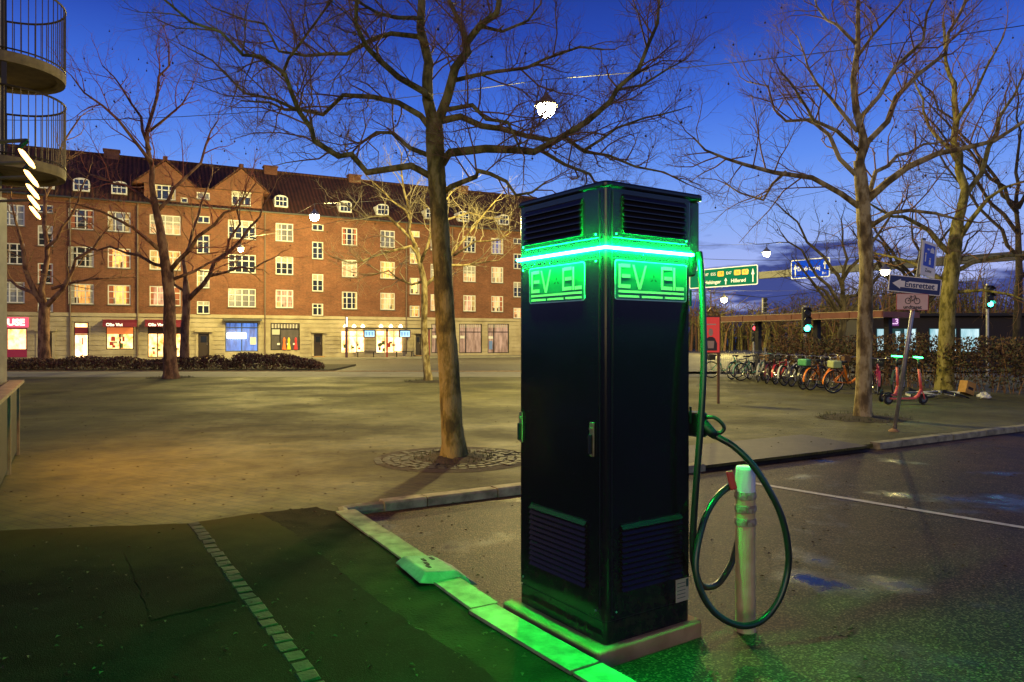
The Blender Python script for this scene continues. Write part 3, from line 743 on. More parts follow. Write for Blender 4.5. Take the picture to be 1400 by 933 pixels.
def trunk_mesh(root, pts, rad, m, flare=1.28):
    pr = [Vector(p) for p in pts]
    b0 = pr[0]; pts2 = [b0 + Vector((0, 0, -.05)), b0 + Vector((0, 0, .06))]; rr = [rad[0] * flare, rad[0] * flare * .88]
    pts2.append(b0 + Vector((0, 0, .22))); rr.append(rad[0] * 1.08)
    sm = smooth_path(pr, 9); sr = []
    for i in range(len(pr) - 1):
        for j in range(9): sr.append(rad[i] + (rad[i + 1] - rad[i]) * j / 9)
    sr.append(rad[-1])
    for p, r in zip(sm, sr):
        if p.z > .45: pts2.append(p); rr.append(r)
    q = random.Random(5)
    rr = [r * q.uniform(.965, 1.035) for r in rr]
    b = MB(); b.tube(pts2, rr, 18)
    cxs = sum(rad) / len(rad); v2 = []
    for i, v in enumerate(b.v):
        c = pts2[min(i // 18, len(pts2) - 1)]; w = Vector(v) - Vector(c); a = math.atan2(w.y, w.x)
        s = 1 + .05 * math.sin(3 * a + c.z * 2.1) + .035 * math.sin(5 * a - c.z * 4.3) + q.uniform(-.025, .025) + (.16 * max(0, math.sin(4 * a + 1)) if c.z < .12 else 0)
        v2.append(tuple(Vector(c) + w * s))
    b.v = v2; return b.build('trunk', m, root, smooth=True)
def hand_tree(name, label, base, Y, trunk, tr_px, limbs, mats, seed, u, dens, seeds, group, lv=3):
    """trunk and limbs as photo-pixel polylines; limbs = (points, dY at tip, start px radius, end px radius)"""
    root = thing(name, label, 'tree', (base.x, base.y, 0), 0, group); o = Vector((base.x, base.y, 0))
    k = Y / F
    tp = [P(px, py, Y) - o for px, py in trunk]; tp[0] = Vector((0, 0, 0))
    trunk_mesh(root, tp, [r * k for r in tr_px], mats[0])
    T = Tree(seed, u, mats, dens, lv)
    for pts, dy, r0, r1 in limbs:
        n = len(pts); w = [P(px, py, Y + dy * (i / (n - 1)) ** 1.2) - o for i, (px, py) in enumerate(pts)]
        # distance changes scale: keep the pixel direction, so far tips are simply a little further out
        T.limb(root, w, r0 * k, r1 * k)
    T.seeds(root, seeds)
    return root
TG = 'bare plane trees on the square'
Y1 = G(620, 628).y
hand_tree('plane_tree', 'bare plane tree with thick olive trunk in a fan of cobbles beside the black cabinet', G(620, 628), Y1,
  [(620, 628), (613, 500), (606, 380), (600, 290), (596, 230), (594, 190), (594, 165)], [15, 14, 12.8, 12.2, 12, 12.6, 11],
  [([(594, 175), (589, 140), (584, 80), (579, 40), (571, 0), (566, -70), (570, -140)], .4, 8.5, 3),
   ([(597, 172), (612, 130), (624, 95), (632, 70), (640, 55), (660, 35), (680, 15), (686, -12), (702, -70)], -.6, 7.5, 3),
   ([(637, 58), (628, 30), (612, 0), (600, -50)], .8, 4, 1.6),
   ([(594, 244), (560, 231), (510, 231), (480, 213), (465, 218), (435, 195), (417, 180), (405, 150), (395, 125), (385, 102), (360, 80), (330, 70), (290, 48), (260, 27), (225, 0)], -1.2, 5, 1.4),
   ([(405, 150), (370, 140), (340, 125), (310, 95), (290, 80), (255, 65)], .9, 2.4, .9),
   ([(386, 104), (403, 80), (405, 60), (425, 35), (450, 0), (470, -30)], -.9, 2.4, 1),
   ([(592, 215), (560, 198), (535, 184), (515, 183), (495, 198), (478, 212)], 1.3, 3.6, 1.2),
   ([(590, 178), (570, 155), (550, 138), (510, 130), (470, 129), (440, 148), (410, 149), (370, 140), (330, 138)], 1.6, 4.6, 1.1),
   ([(588, 135), (577, 125), (545, 105), (515, 85), (500, 62), (488, 40), (490, 0), (480, -40)], -1.4, 5, 1.8),
   ([(583, 60), (570, 52), (540, 47), (510, 55), (480, 70), (450, 75), (420, 76), (385, 70), (360, 35), (330, 25), (290, 10)], .8, 4, 1),
   ([(577, 25), (545, 25), (520, 22), (495, 5), (470, -15)], -1.2, 3.2, 1.2),
   ([(604, 224), (625, 207), (665, 202), (700, 205), (735, 207), (765, 195), (800, 165), (830, 140), (850, 118), (870, 95), (885, 60), (895, 30), (902, -15)], -.7, 6.5, 1.6),
   ([(600, 166), (630, 160), (655, 168), (690, 175), (720, 180), (750, 187), (775, 194), (800, 205), (830, 210), (870, 222), (910, 240), (940, 252)], .9, 5.2, 1),
   ([(612, 150), (640, 142), (665, 160), (690, 178), (712, 205)], -.9, 3.6, 1.4),
   ([(604, 266), (615, 252), (650, 240), (655, 235), (670, 240), (690, 255), (705, 268), (730, 266), (745, 250)], -.6, 4.2, 1.2),
   ([(740, 206), (775, 222), (800, 240), (815, 246), (840, 250)], .8, 3, 1),
   ([(622, 110), (650, 108), (680, 100), (720, 95), (750, 78), (790, 72), (825, 68)], -1.0, 3.4, 1.1),
   ([(845, 123), (880, 115), (910, 95), (940, 80)], .5, 2.0, .9),
   ([(800, 205), (815, 190), (840, 172), (880, 165), (930, 150)], .7, 2.2, .9),
   ([(660, 37), (690, 45), (720, 30), (740, 5)], -.5, 2.6, 1)],
  [M_BARK, M_TWIG], 11, 1.0, 1.4, 90, TG)
Y6 = G(1180, 572).y
hand_tree('plane_tree', 'bare plane tree rising beside the leaning one-way sign post', G(1180, 572), Y6,
  [(1180, 572), (1182, 450), (1185, 370), (1182, 320), (1179, 270), (1174, 220)], [10.5, 9.5, 8.8, 9.5, 8.8, 7],
  [([(1175, 228), (1172, 190), (1170, 150), (1168, 110), (1170, 70), (1172, 30), (1176, -30)], .3, 6, 1.8),
   ([(1176, 284), (1150, 262), (1110, 245), (1065, 230), (1020, 222), (990, 218), (965, 205), (948, 188)], -1.0, 4.4, 1),
   ([(1075, 234), (1055, 255), (1035, 278), (1010, 265), (990, 250)], 1.0, 2.2, .9),
   ([(1175, 244), (1150, 215), (1130, 185), (1105, 168), (1080, 163), (1060, 148), (1045, 125), (1022, 112)], .9, 3.6, .9),
   ([(1172, 205), (1145, 180), (1115, 165), (1085, 130), (1065, 95)], -1.5, 3, .9),
   ([(1184, 275), (1210, 245), (1240, 230), (1280, 215), (1320, 207), (1360, 195), (1400, 170), (1430, 150)], -1.3, 5.4, 1.4),
   ([(1176, 222), (1190, 195), (1210, 165), (1230, 135), (1255, 105), (1290, 80), (1305, 45), (1318, 0), (1330, -40)], .9, 4.6, 1.2),
   ([(1173, 165), (1200, 130), (1225, 95), (1245, 75), (1265, 60), (1275, 20), (1285, -20)], -1.0, 3.2, 1.1),
   ([(1186, 312), (1215, 290), (1240, 288), (1280, 293), (1312, 298), (1340, 305)], -1.2, 3.4, .9),
   ([(1170, 60), (1150, 40), (1130, 30), (1120, 8), (1110, -20)], .6, 2.4, .9),
   ([(1171, 80), (1195, 45), (1225, 15), (1242, -8)], -.6, 2.4, .9),
   ([(1182, 300), (1192, 265), (1200, 240), (1225, 212), (1262, 196), (1300, 190)], 1.4, 3.8, 1),
   ([(1172, 180), (1150, 150), (1120, 110), (1095, 75), (1090, 50)], 1.3, 2.8, .9)],
  [M_BARK2, M_TWIG], 23, 1.35, 1.12, 80, TG)
Y7 = G(1292, 533).y
hand_tree('plane_tree', 'thick-trunked bare tree behind the fallen white bicycle at the hedge', G(1292, 533), Y7,
  [(1292, 533), (1294, 450), (1300, 380), (1305, 335), (1310, 300)], [11, 9.5, 10, 9, 7],
  [([(1308, 310), (1318, 260), (1308, 210), (1302, 140), (1297, 80), (1290, 30)], .5, 6.5, 1.5),
   ([(1303, 350), (1275, 318), (1240, 300), (1205, 290), (1175, 270)], -1.0, 4.2, 1),
   ([(1304, 340), (1330, 300), (1350, 270), (1380, 255), (1410, 245)], -1.4, 4.6, 1),
   ([(1300, 375), (1330, 360), (1370, 350), (1400, 345), (1430, 340)], 1.0, 3.4, 1),
   ([(1300, 390), (1265, 372), (1225, 352), (1190, 345)], 1.5, 3.2, 1),
   ([(1313, 280), (1340, 230), (1360, 180), (1385, 130), (1400, 100)], 1.0, 4, 1),
   ([(1311, 225), (1280, 190), (1262, 150), (1250, 105)], 1.6, 3, 1),
   ([(1305, 170), (1335, 130), (1350, 90), (1372, 50)], -1.2, 2.8, 1),
   ([(1303, 400), (1340, 395), (1372, 402), (1400, 410)], -1.5, 2.6, .8)],
  [M_BARK, M_TWIG], 31, 1.7, .9, 90, TG)
Y2 = G(233, 518).y
hand_tree('plane_tree', 'red-lit bare plane tree in front of the low hedge, facing the twin gables', G(233, 518), Y2,
  [(233, 518), (232, 440), (230, 390), (226, 360), (220, 320), (210, 270)], [9, 7.8, 7.2, 6.5, 5.2, 4.4],
  [([(211, 276), (205, 230), (204, 175), (214, 130), (227, 90), (231, 62)], .5, 4, 1),
   ([(208, 225), (190, 206), (165, 170), (140, 145), (112, 127), (97, 103)], -1.2, 2.8, .8),
   ([(205, 205), (190, 160), (166, 120), (140, 90)], 1.2, 2.4, .7),
   ([(228, 376), (255, 340), (290, 308), (325, 280), (350, 250)], -1.5, 3.6, .9),
   ([(222, 345), (180, 312), (140, 292), (100, 278)], -1.5, 3.0, .8),
   ([(214, 290), (245, 255), (272, 225), (290, 185), (298, 165)], 1.6, 2.8, .8),
   ([(212, 280), (175, 255), (130, 240), (95, 225)], 1.8, 2.4, .8),
   ([(227, 365), (190, 350), (150, 340), (112, 335)], 1.5, 2.6, .8),
   ([(229, 385), (262, 370), (295, 355), (330, 350)], 1.8, 2.4, .8),
   ([(204, 180), (225, 165), (245, 140), (262, 120)], -1.0, 2, .7)],
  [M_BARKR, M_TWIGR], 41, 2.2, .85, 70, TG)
Y5 = G(585, 522).y
hand_tree('plane_tree', 'small pale-lit bare tree standing before the lit bus shelter', G(585, 522), Y5,
  [(585, 522), (581, 470), (580, 430), (580, 390), (574, 360), (567, 333)], [5.4, 4.6, 4.4, 4.2, 3.4, 3],
  [([(568, 338), (563, 312), (560, 292), (553, 262), (548, 235), (549, 212)], .6, 2.6, .8),
   ([(572, 350), (561, 337), (533, 345), (499, 357), (478, 362), (455, 352)], -1.0, 2.2, .7),
   ([(566, 330), (550, 310), (533, 300), (502, 295), (475, 282), (455, 272)], 1.2, 2.2, .7),
   ([(574, 362), (586, 338), (592, 310), (600, 285), (618, 262)], -.8, 2.4, .7),
   ([(580, 392), (595, 373), (617, 361), (655, 364), (682, 356)], 1.0, 2.6, .7),
   ([(600, 370), (625, 340), (645, 312), (662, 290), (680, 272)], -.7, 2.2, .7),
   ([(590, 320), (612, 300), (640, 290), (668, 300), (694, 300)], 1.0, 1.8, .7),
   ([(578, 385), (560, 385), (530, 372), (505, 380), (480, 372)], 1.3, 1.8, .6),
   ([(620, 350), (650, 335), (678, 330), (698, 318)], -1.0, 1.6, .6),
   ([(562, 305), (540, 275), (520, 262), (500, 240)], -1.0, 1.8, .6)],
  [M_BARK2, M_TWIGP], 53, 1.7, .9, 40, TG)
Y3 = 42.0
hand_tree('plane_tree', 'dark bare tree behind the low hedge near the pink shop sign', Vector(((61 - CX) / F * Y3, Y3, 0)), Y3,
  [(61, 501), (60, 455), (60, 428), (61, 415)], [8, 6.8, 6.8, 6.5],
  [([(61, 420), (42, 385), (30, 345), (24, 305), (15, 270)], -1.5, 4, .9),
   ([(61, 418), (62, 375), (64, 335), (60, 290), (70, 235), (95, 180), (110, 160)], .8, 4, .9),
   ([(61, 422), (82, 398), (106, 355), (126, 340), (150, 310)], -1.2, 3.6, .9),
   ([(61, 410), (30, 392), (10, 385), (-20, 380)], 1.5, 3, .9),
   ([(70, 395), (95, 385), (130, 378), (165, 380)], 1.6, 2.2, .7),
   ([(63, 340), (85, 310), (105, 275), (120, 240)], -1.5, 2.4, .7)],
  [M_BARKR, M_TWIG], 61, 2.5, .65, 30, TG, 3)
Y4 = 41.0
hand_tree('plane_tree', 'dark forked bare tree behind the low hedge between crimson awnings and blue shop', Vector(((252 - CX) / F * Y4, Y4, 0)), Y4,
  [(252, 502), (253, 450), (255, 410), (254, 385)], [6.4, 5.4, 5.2, 3.6],
  [([(255, 412), (275, 390), (298, 358), (330, 330), (352, 300), (372, 262)], -1.0, 3.6, .8),
   ([(254, 400), (238, 385), (225, 350), (215, 320)], 1.0, 2.4, .8),
   ([(254, 390), (250, 355), (265, 315), (275, 275), (290, 240)], 1.2, 3, .8),
   ([(285, 378), (310, 372), (345, 365), (380, 350)], 1.0, 2, .7),
   ([(310, 345), (325, 305), (330, 270), (345, 235)], -1.2, 2, .7)],
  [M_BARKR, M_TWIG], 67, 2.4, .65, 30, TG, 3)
# smaller trees behind the hedge on the right
for (px, Yb, top, seed, lab) in ((1152, 40, 300, 71, 'dark bare tree standing behind the long canopy roof'),
                                 (1392, 34, 120, 73, 'dark bare tree behind the hedge past the green traffic signal'),
                                 (1250, 44, 290, 79, 'thin bare tree in front of the lit kiosk windows')):
    q = random.Random(seed); limbs = []
    hgt = 505 - top
    for k in range(8):
        s = -1 if k % 2 else 1; y0 = 505 - hgt * q.uniform(.28, .62); L = q.uniform(.32, .52) * hgt
        limbs.append(([(px + q.uniform(-2, 2), y0), (px + s * L * .35, y0 - L * .45), (px + s * L * .62, y0 - L * .8), (px + s * L * .85, y0 - L * 1.05)], q.uniform(-2, 2), 2.8, .8))
    limbs.append(([(px, 505 - hgt * .5), (px + 3, 505 - hgt * .75), (px - 2, top)], .3, 3, .8))
    hand_tree('bare_tree', lab, Vector(((px - CX) / F * Yb, Yb, 0)), Yb, [(px, 500), (px - 2, 460), (px + 1, 505 - hgt * .3), (px, 505 - hgt * .5)], [6, 5, 4.5, 3.4],
              limbs, [M_BARKD, M_BARKD], seed, 2.2, .7, 0, 'trees behind the hedge', 3)

# ================================================================== apartment building across the street
FO, FD = Vector((-32.7, 52.8, 0)), Vector((.889, .457, 0)).normalized()
FN = Vector((FD.y, -FD.x, 0))                                   # towards the camera
def fu(px):
    a = (px - CX) / F; return (a * FO.y - FO.x) / (FD.x - a * FD.y)
def fdist(px): return FO.y + fu(px) * FD.y
def fz(px, py): return HC + (HY - py) / F * fdist(px)
bld = thing('apartment_building', 'long red brick apartment building with lit windows and shops along its stone ground floor', 'building', (FO.x, FO.y, ZP), math.atan2(FD.y, FD.x))
# local frame: x along the facade, y into the building, z up from the street (ZP)
def zz(z): return z - ZP
UE0, UE1 = fu(-90), fu(765)
ZS, ZE, ZR, RB = zz(3.42), zz(11.85), zz(16.05), 5.0

windows = []          # (u0,u1,z0,z1,material,cols,rows,arched)
def addw(px, w, zc, h, m, cols=2, rows=3): 
    u = fu(px); windows.append((u - w / 2, u + w / 2, zz(zc - h / 2), zz(zc + h / 2), m, cols, rows))
Z3 = (4.85, 7.58, 10.3)
D_ = M_GLASS
cols_ = [(-62, 1.4, (D_, L_DIM, D_), 3), (-28, 1.4, (D_, D_, L_WARM), 3), (18, 1.35, (L_DIM, D_, L_DIM), 3), (111, 1.6, (L_WARM, D_, D_), 3), (163, 1.5, (L_GOLD, L_GOLD, L_DIM), 3),
         (226, 2.15, (L_PINK, L_WARM, L_CREAM), 4), (331, 2.1, (L_DIM, D_, D_), 4), (389, 1.4, (L_PINK, D_, L_DIM), 3), (478, 1.32, (D_, L_CREAM, D_), 3),
         (530, 1.32, (L_CREAM, L_GOLD, L_DIM), 3), (598, 1.3, (L_CREAM, L_DIM, L_DIM), 3), (642, 1.25, (L_PINK, L_CREAM, D_), 3), (680, 1.25, (L_CREAM, L_CREAM, L_BLUE), 3),
         (735, 1.3, (L_CREAM, D_, D_), 3)]
for px, w, ms, nc in cols_:
    for zc, m in zip(Z3, ms): addw(px, w, zc, 1.48, m, nc, 3)
for px, ms in ((62, (D_, D_, D_)), (278, (D_, L_DIM, D_)), (434.5, (D_, D_, D_)), (567, (L_WARM, L_GOLD, L_GOLD)), (708, (L_CREAM, D_, D_))):
    for zc, h, m in zip((4.02, 6.27, 8.97), (1.0, 1.45, 1.45), ms): addw(px, .92, zc, h, m, 2, 3 if h > 1.2 else 2)
    addw(px, .95, 10.9, .55, m if m is not D_ else M_GLASS, 2, 1)
# attic windows of the gabled part
AT0, AT1 = fu(197), fu(360)
for px in (226, 330): addw(px, 1.45, 12.78 if px == 226 else 12.78, 1.12, M_GLASS, 3, 2)
addw(278, .95, 12.75, .55, L_DIM, 2, 1)
addw(252, .5, 12.3, .4, M_GLASS, 1, 1)

def wall_mesh(mb, u0, u1, z0, z1, ops, y=0.0, depth=.16):
    ops = [o for o in ops if o[1] > u0 and o[0] < u1 and o[3] > z0 and o[2] < z1]
    zs = sorted({z0, z1} | {min(max(o[k], z0), z1) for o in ops for k in (2, 3)})
    for a, b_ in zip(zs, zs[1:]):
        if b_ - a < 1e-5: continue
        zm = (a + b_) / 2; cut = sorted((o[0], o[1]) for o in ops if o[2] < zm < o[3]); x = u0
        for c0, c1 in cut + [(u1, u1)]:
            if c0 > x: mb.quad((x, y, a), (c0, y, a), (c0, y, b_), (x, y, b_))
            x = max(x, c1)
    for o in ops:
        a, b_, c, d = o[:4]
        mb.quad((a, y, c), (a, y + depth, c), (a, y + depth, d), (a, y, d)); mb.quad((b_, y, c), (b_, y, d), (b_, y + depth, d), (b_, y + depth, c))
        mb.quad((a, y, d), (a, y + depth, d), (b_, y + depth, d), (b_, y, d)); mb.quad((a, y, c), (b_, y, c), (b_, y + depth, c), (a, y + depth, c))
mb = MB()
wall_mesh(mb, UE0, UE1, ZS, ZE, [w for w in windows if w[3] <= ZE])
YA = -.06
wall_mesh(mb, AT0, AT1, ZE - .0, zz(13.35), [w for w in windows if w[3] > ZE], 0.0, .16)
mb.quad((UE1, 0, 0), (UE1, 10, 0), (UE1, 10, ZE), (UE1, 0, ZE)); mb.quad((UE0, 0, 0), (UE0, 0, ZE), (UE0, 10, ZE), (UE0, 10, 0))
mb.quad((UE1, 10, 0), (UE0, 10, 0), (UE0, 10, ZE), (UE1, 10, ZE))
mb.add([(UE1, 0, ZE), (UE1, 10, ZE), (UE1, RB, ZR)], [(0, 1, 2)]); mb.add([(UE0, 10, ZE), (UE0, 0, ZE), (UE0, RB, ZR)], [(0, 1, 2)])
mb.build('brick_wall', M_BRICK, bld)
for px in (226, 330):                                                     # gables
    u = fu(px); g = MB(); hw = 2.15; z0 = zz(13.35); z1 = zz(15.15)
    g.add([(u - hw, 0, z0), (u + hw, 0, z0), (u, 0, z1), (u - hw, 4.5, z0), (u + hw, 4.5, z0), (u, 4.5, z1)], [(0, 1, 2), (3, 5, 4), (0, 3, 4, 1)])
    gb = g.build('gable', M_BRICK, bld)
    g = MB()
    for s in (-1, 1):
        a = Vector((u + s * (hw + .12), -.10, z0 - .10)); t_ = Vector((u, -.10, z1 + .08)); dy = Vector((0, 4.6, 0)); up = Vector((0, 0, .12))
        g.add([a, t_, t_ + dy, a + dy, a + up, t_ + up, t_ + up + dy, a + up + dy], [(0, 1, 2, 3), (4, 7, 6, 5), (0, 4, 5, 1), (1, 5, 6, 2), (2, 6, 7, 3), (3, 7, 4, 0)])
    g.box(u - .16, u + .16, -.14, .4, z1 + .05, z1 + .38)
    g.build('gable_coping', M_ROOF, gb)
g = MB(); z0 = zz(13.35); g.add([(AT0 - .1, -.12, z0), (AT1 + .1, -.12, z0), (AT1 + .1, 1.8, z0 + .02), (AT0 - .1, 1.8, z0 + .02)], [(0, 1, 2, 3)]); g.build('attic_cap', M_LEAD, bld)
g = MB(); g.box(AT0 - .002, AT0 + .2, .0005, 1.8, ZE, z0); g.box(AT1 - .2, AT1 + .002, .0005, 1.8, ZE, z0); g.build('attic_return', M_BRICK, bld)
# roof with gutter and chimneys
g = MB(); e0, e1 = UE0 - .2, UE1 + .2; ey = -.35; sl = (ZR - ZE) / RB
g.add([(e0, ey, ZE + ey * sl + .25), (e1, ey, ZE + ey * sl + .25), (e1, RB, ZR + .2), (e0, RB, ZR + .2), (e0, 10.3, ZE), (e1, 10.3, ZE)], [(0, 1, 2, 3), (3, 2, 5, 4)])
rf = g.build('roof', M_ROOF, bld)
g = MB(); g.tube([(e0, ey - .04, ZE - .04), (e1, ey - .04, ZE - .04)], .075, 8); g.build('gutter', M_LEAD, rf)
g = MB(); g.tube([(e0, RB, ZR + .22), (e1, RB, ZR + .22)], .13, 8); g.build('ridge_tiles', M_ROOF, rf)
g = MB(); g.box(UE0, UE1, -.12, -.001, ZE - .24, ZE - .10); g.build('cornice', M_BRICK, bld)
for px in (383, 150, 505, 660):
    u = fu(px); g = MB(); g.box(u - .55, u + .55, RB - .4, RB + .4, ZR - .6, ZR + .55); g.box(u - .62, u + .62, RB - .47, RB + .47, ZR + .551, ZR + .66); g.build('chimney', M_BRICK, rf)
# windows: frame mesh > pane, sill
wm = {}
def window(u0, u1, z0, z1, m, nc, nr, parent, yb=.05, name='window'):
    w, h = round(u1 - u0, 3), round(z1 - z0, 3); key = (w, h, nc, nr)
    if key not in wm:
        f = MB(); t = .075; d0, d1 = .0, .07
        f.box(0, w, d0, d1, 0, t); f.box(0, w, d0, d1, h - t, h); f.box(0, t, d0, d1, t, h - t); f.box(w - t, w, d0, d1, t, h - t)
        for i in range(1, nc): x = w * i / nc; f.box(x - .04, x + .04, d0 + .005, d1, t, h - t)
        if nr >= 2:
            zt = h * .66; f.box(t, w - t, d0 + .010, d1, zt - .035, zt + .035)
        if nr >= 3:
            f.box(t, w - t, d0 + .03, d1, h * .33 - .014, h * .33 + .014)
        p = MB(); p.quad((.02, .062, .02), (w - .02, .062, .02), (w - .02, .062, h - .02), (.02, .062, h - .02))
        s = MB(); s.box(-.06, w + .06, -.14, .02, -.075, -.005)
        wm[key] = (f.mesh('window', M_WHITE), p, s.mesh('sill', M_SILL), {})
    f, p, s, pm = wm[key]
    if m.name not in pm: pm[m.name] = p.mesh('pane', m)
    o = link(name, f, parent, loc=(u0, yb, z0)); link('pane', pm[m.name], o); link('sill', s, o)
    return o
qc = random.Random(21); M_CURT = [noisy('cream curtain', (.40, .30, .17), (.58, .45, .28), 14, .9, 0), noisy('dull red curtain', (.30, .09, .05), (.40, .14, .08), 14, .9, 0), noisy('grey blind', (.30, .28, .25), (.42, .40, .36), 10, .9, 0)]
for w in windows:
    o = window(*w, bld); ww, hh = w[1] - w[0], w[3] - w[2]
    if hh < .9: continue
    cm = qc.choice(M_CURT); kind = qc.random(); glow = w[4] not in (M_GLASS, L_DIM, L_BLUE)
    def cloth(x0, x1, z0, z1, m_, nm='curtain'):
        c = MB(); c.box(x0, x1, .056, .0605, z0, z1); c.build(nm, m_, o)
    if kind < .55:
        a = qc.uniform(.12, .26) * ww; cloth(.05, a, .06, hh - .06, cm)
        if kind < .4: cloth(ww - qc.uniform(.12, .26) * ww, ww - .05, .06, hh - .06, cm)
    elif kind < .75: cloth(.05, ww - .05, hh * qc.uniform(.5, .8), hh - .06, M_CURT[2], 'roller_blind')
    if glow:                                                   # things on the sill and inside the rooms
        for _ in range(qc.randrange(1, 4)):
            x = qc.uniform(.15, ww - .3); cloth(x, x + qc.uniform(.08, .26), .06, qc.uniform(.2, .55), qc.choice(M_CURT[:2] + [M_DOOR]), 'sill_object')
# dormers
for px in (20, 62, 111, 163, 385, 473, 524, 590, 635, 690):
    u = fu(px) ; w, h = 1.05, .92; zb = zz(12.38); yb = (zb - ZE - .2) / sl - .28
    d = MB(); arch = [(-w / 2, 0), (w / 2, 0), (w / 2, h * .8)] + [(w / 2 * math.cos(R(a)), h * .8 + .24 * math.sin(R(a))) for a in range(20, 180, 20)] + [(-w / 2, h * .8)]
    n = len(arch); vs = [(x, 0, z) for x, z in arch] + [(x, 1.6, z) for x, z in arch]
    d.add(vs, [tuple(range(n)), tuple(range(2 * n - 1, n - 1, -1))] + [(i, n + i, n + (i + 1) % n, (i + 1) % n) for i in range(n)])
    dm = d.build('dormer', M_WHITE, bld, loc=(u, yb, zb))
    for x0, x1 in ((-.43, -.16), (-.12, .12), (.16, .43)):
        for a, b_ in ((.10, .46), (.52, .84)):
            p = MB(); p.quad((x0, -.003, a), (x1, -.003, a), (x1, -.003, b_), (x0, -.003, b_)); p.build('pane', M_GLASS, dm)
# downpipes
for px in (188, 362, 555, 100 - 4, 618):
    u = fu(px); g = MB(); g.tube([(u, -.10, .3), (u, -.10, ZE - .1)], .06, 8); g.build('downpipe', M_PIPE, bld)

# ---- ground floor: stone courses cut round the openings
shops = dict(pink=(-25, 37, 449, 479), sdoor=(101, 121, 441, 484), s1=(145, 183, 447, 478), s2=(202, 251, 447, 482), blue=(308, 353, 441, 481), dress=(370, 410, 442, 479),
             warm1=(466, 499, 452, 483), warm2=(514, 551, 452, 483), r1=(590, 612, 443, 483), r2=(628, 659, 443, 483), r3=(667, 696, 443, 483), r4=(712, 745, 443, 483))
doors = dict(d0=(54, 71, 455), d1=(271, 286, 456), d2=(429, 441, 457), d3=(568, 576, 458))
ops = {}
for k, (a, b_, t_, bt) in shops.items():
    pm = (a + b_) / 2; ops[k] = (fu(a), fu(b_), max(.25, zz(fz(pm, bt))) if k not in ('sdoor', 's2') else .22, zz(fz(pm, t_)))
for k, (a, b_, t_) in doors.items():
    pm = (a + b_) / 2; ops[k] = (fu(a), fu(b_), .2, zz(fz(pm, t_)))
g = MB(); ol = list(ops.values())
wall_mesh(g, UE0, UE1, 0, ZS, ol, .03, .25)
g.build('stone_base', M_STONE, bld)
g = MB(); nz = 8; zs0 = .45
for i in range(nz):
    a = zs0 + (ZS - .25 - zs0) * i / nz + .018; b_ = zs0 + (ZS - .25 - zs0) * (i + 1) / nz - .018
    cuts = sorted((o[0] - .02, o[1] + .02) for o in ol if o[2] < b_ and o[3] > a); x = UE0
    for c0, c1 in cuts + [(UE1, UE1)]:
        if c0 - x > .03: g = MB(); g.box(x, c0, -.02, .029, a, b_); g.build('stone_course', M_STONE, bld)
        x = max(x, c1)
g = MB(); g.box(UE0, UE1, -.10, .028, ZS - .20, ZS - .02); g.box(UE0, UE1, -.06, -.001, ZS - .019, ZS + .06); g.build('string_course', M_STONE, bld)

def panel(parent, nm, u0, u1, z0, z1, m, y0=.1, y1=.16):
    b_ = MB(); b_.box(u0, u1, y0, y1, z0, z1); return b_.build(nm, m, parent)
def shopfront(k, m, frame=M_BLKM, mull=(), transom=None, tm=None):
    u0, u1, z0, z1 = ops[k]; b_ = MB(); t = .07
    b_.box(u0, u1, .06, .17, z0, z0 + t); b_.box(u0, u1, .06, .17, z1 - t, z1); b_.box(u0, u0 + t, .06, .17, z0 + t, z1 - t); b_.box(u1 - t, u1, .06, .17, z0 + t, z1 - t)
    for f in mull: x = u0 + (u1 - u0) * f; b_.box(x - .04, x + .04, .062, .168, z0 + t, z1 - t)
    if transom: zt = z0 + (z1 - z0) * transom; b_.box(u0 + t, u1 - t, .064, .166, zt - .04, zt + .04)
    s = b_.build('shopfront', frame, bld)
    p = MB(); p.quad((u0 + .03, .15, z0 + .03), (u1 - .03, .15, z0 + .03), (u1 - .03, .15, z1 - .03), (u0 + .03, .15, z1 - .03)); p.build('pane', m, s)
    return s
q = random.Random(9)
M_GOODS = [mat('goods red', (.5, .06, .05), .6), mat('goods brown', (.18, .09, .04), .7), mat('goods cream', (.6, .5, .35), .6), mat('goods green', (.08, .16, .05), .7)]
def goods(s, k, n, zmax=.45):
    u0, u1, z0, z1 = ops[k]
    for i in range(n):
        w = q.uniform(.12, .3); u = q.uniform(u0 + .15, u1 - .45); z = z0 + .08 + q.uniform(0, zmax) * (z1 - z0)
        panel(s, 'display_item', u, u + w, z, z + q.uniform(.15, .4), q.choice(M_GOODS), .125 - i * .0012, .1498)
# pink shop with USE on its fascia
s = shopfront('pink', L_SHOP, mat('magenta frame', (.3, .02, .12), .5), (.55,)); goods(s, 'pink', 7, .3)
u0, u1, z0, z1 = ops['pink']; panel(s, 'fascia', u0, u1 + .1, z1 + .06, z1 + .78, L_PINKS, -.09, -.03)
text('USE', .62, L_LETTER, s, Matrix.Translation((fu(22), -.10, z1 + .40)), bold=.03)
panel(s, 'stall_riser', u0, u1, z0 - .5, z0, mat('crimson tiles', (.35, .02, .09), .5), -.03, .12)
# shop door
s = shopfront('sdoor', L_SHOPC, M_DOOR, (), .66); u0, u1, z0, z1 = ops['sdoor']
panel(s, 'fascia', u0 + .06, u1 - .06, z0 + (z1 - z0) * .68, z1 - .35, M_CRIM, .03, .055); panel(s, 'poster', u0 + .5, u1 - .35, z0 + 1.0, z0 + 1.5, M_GOODS[0], .12, .1495)
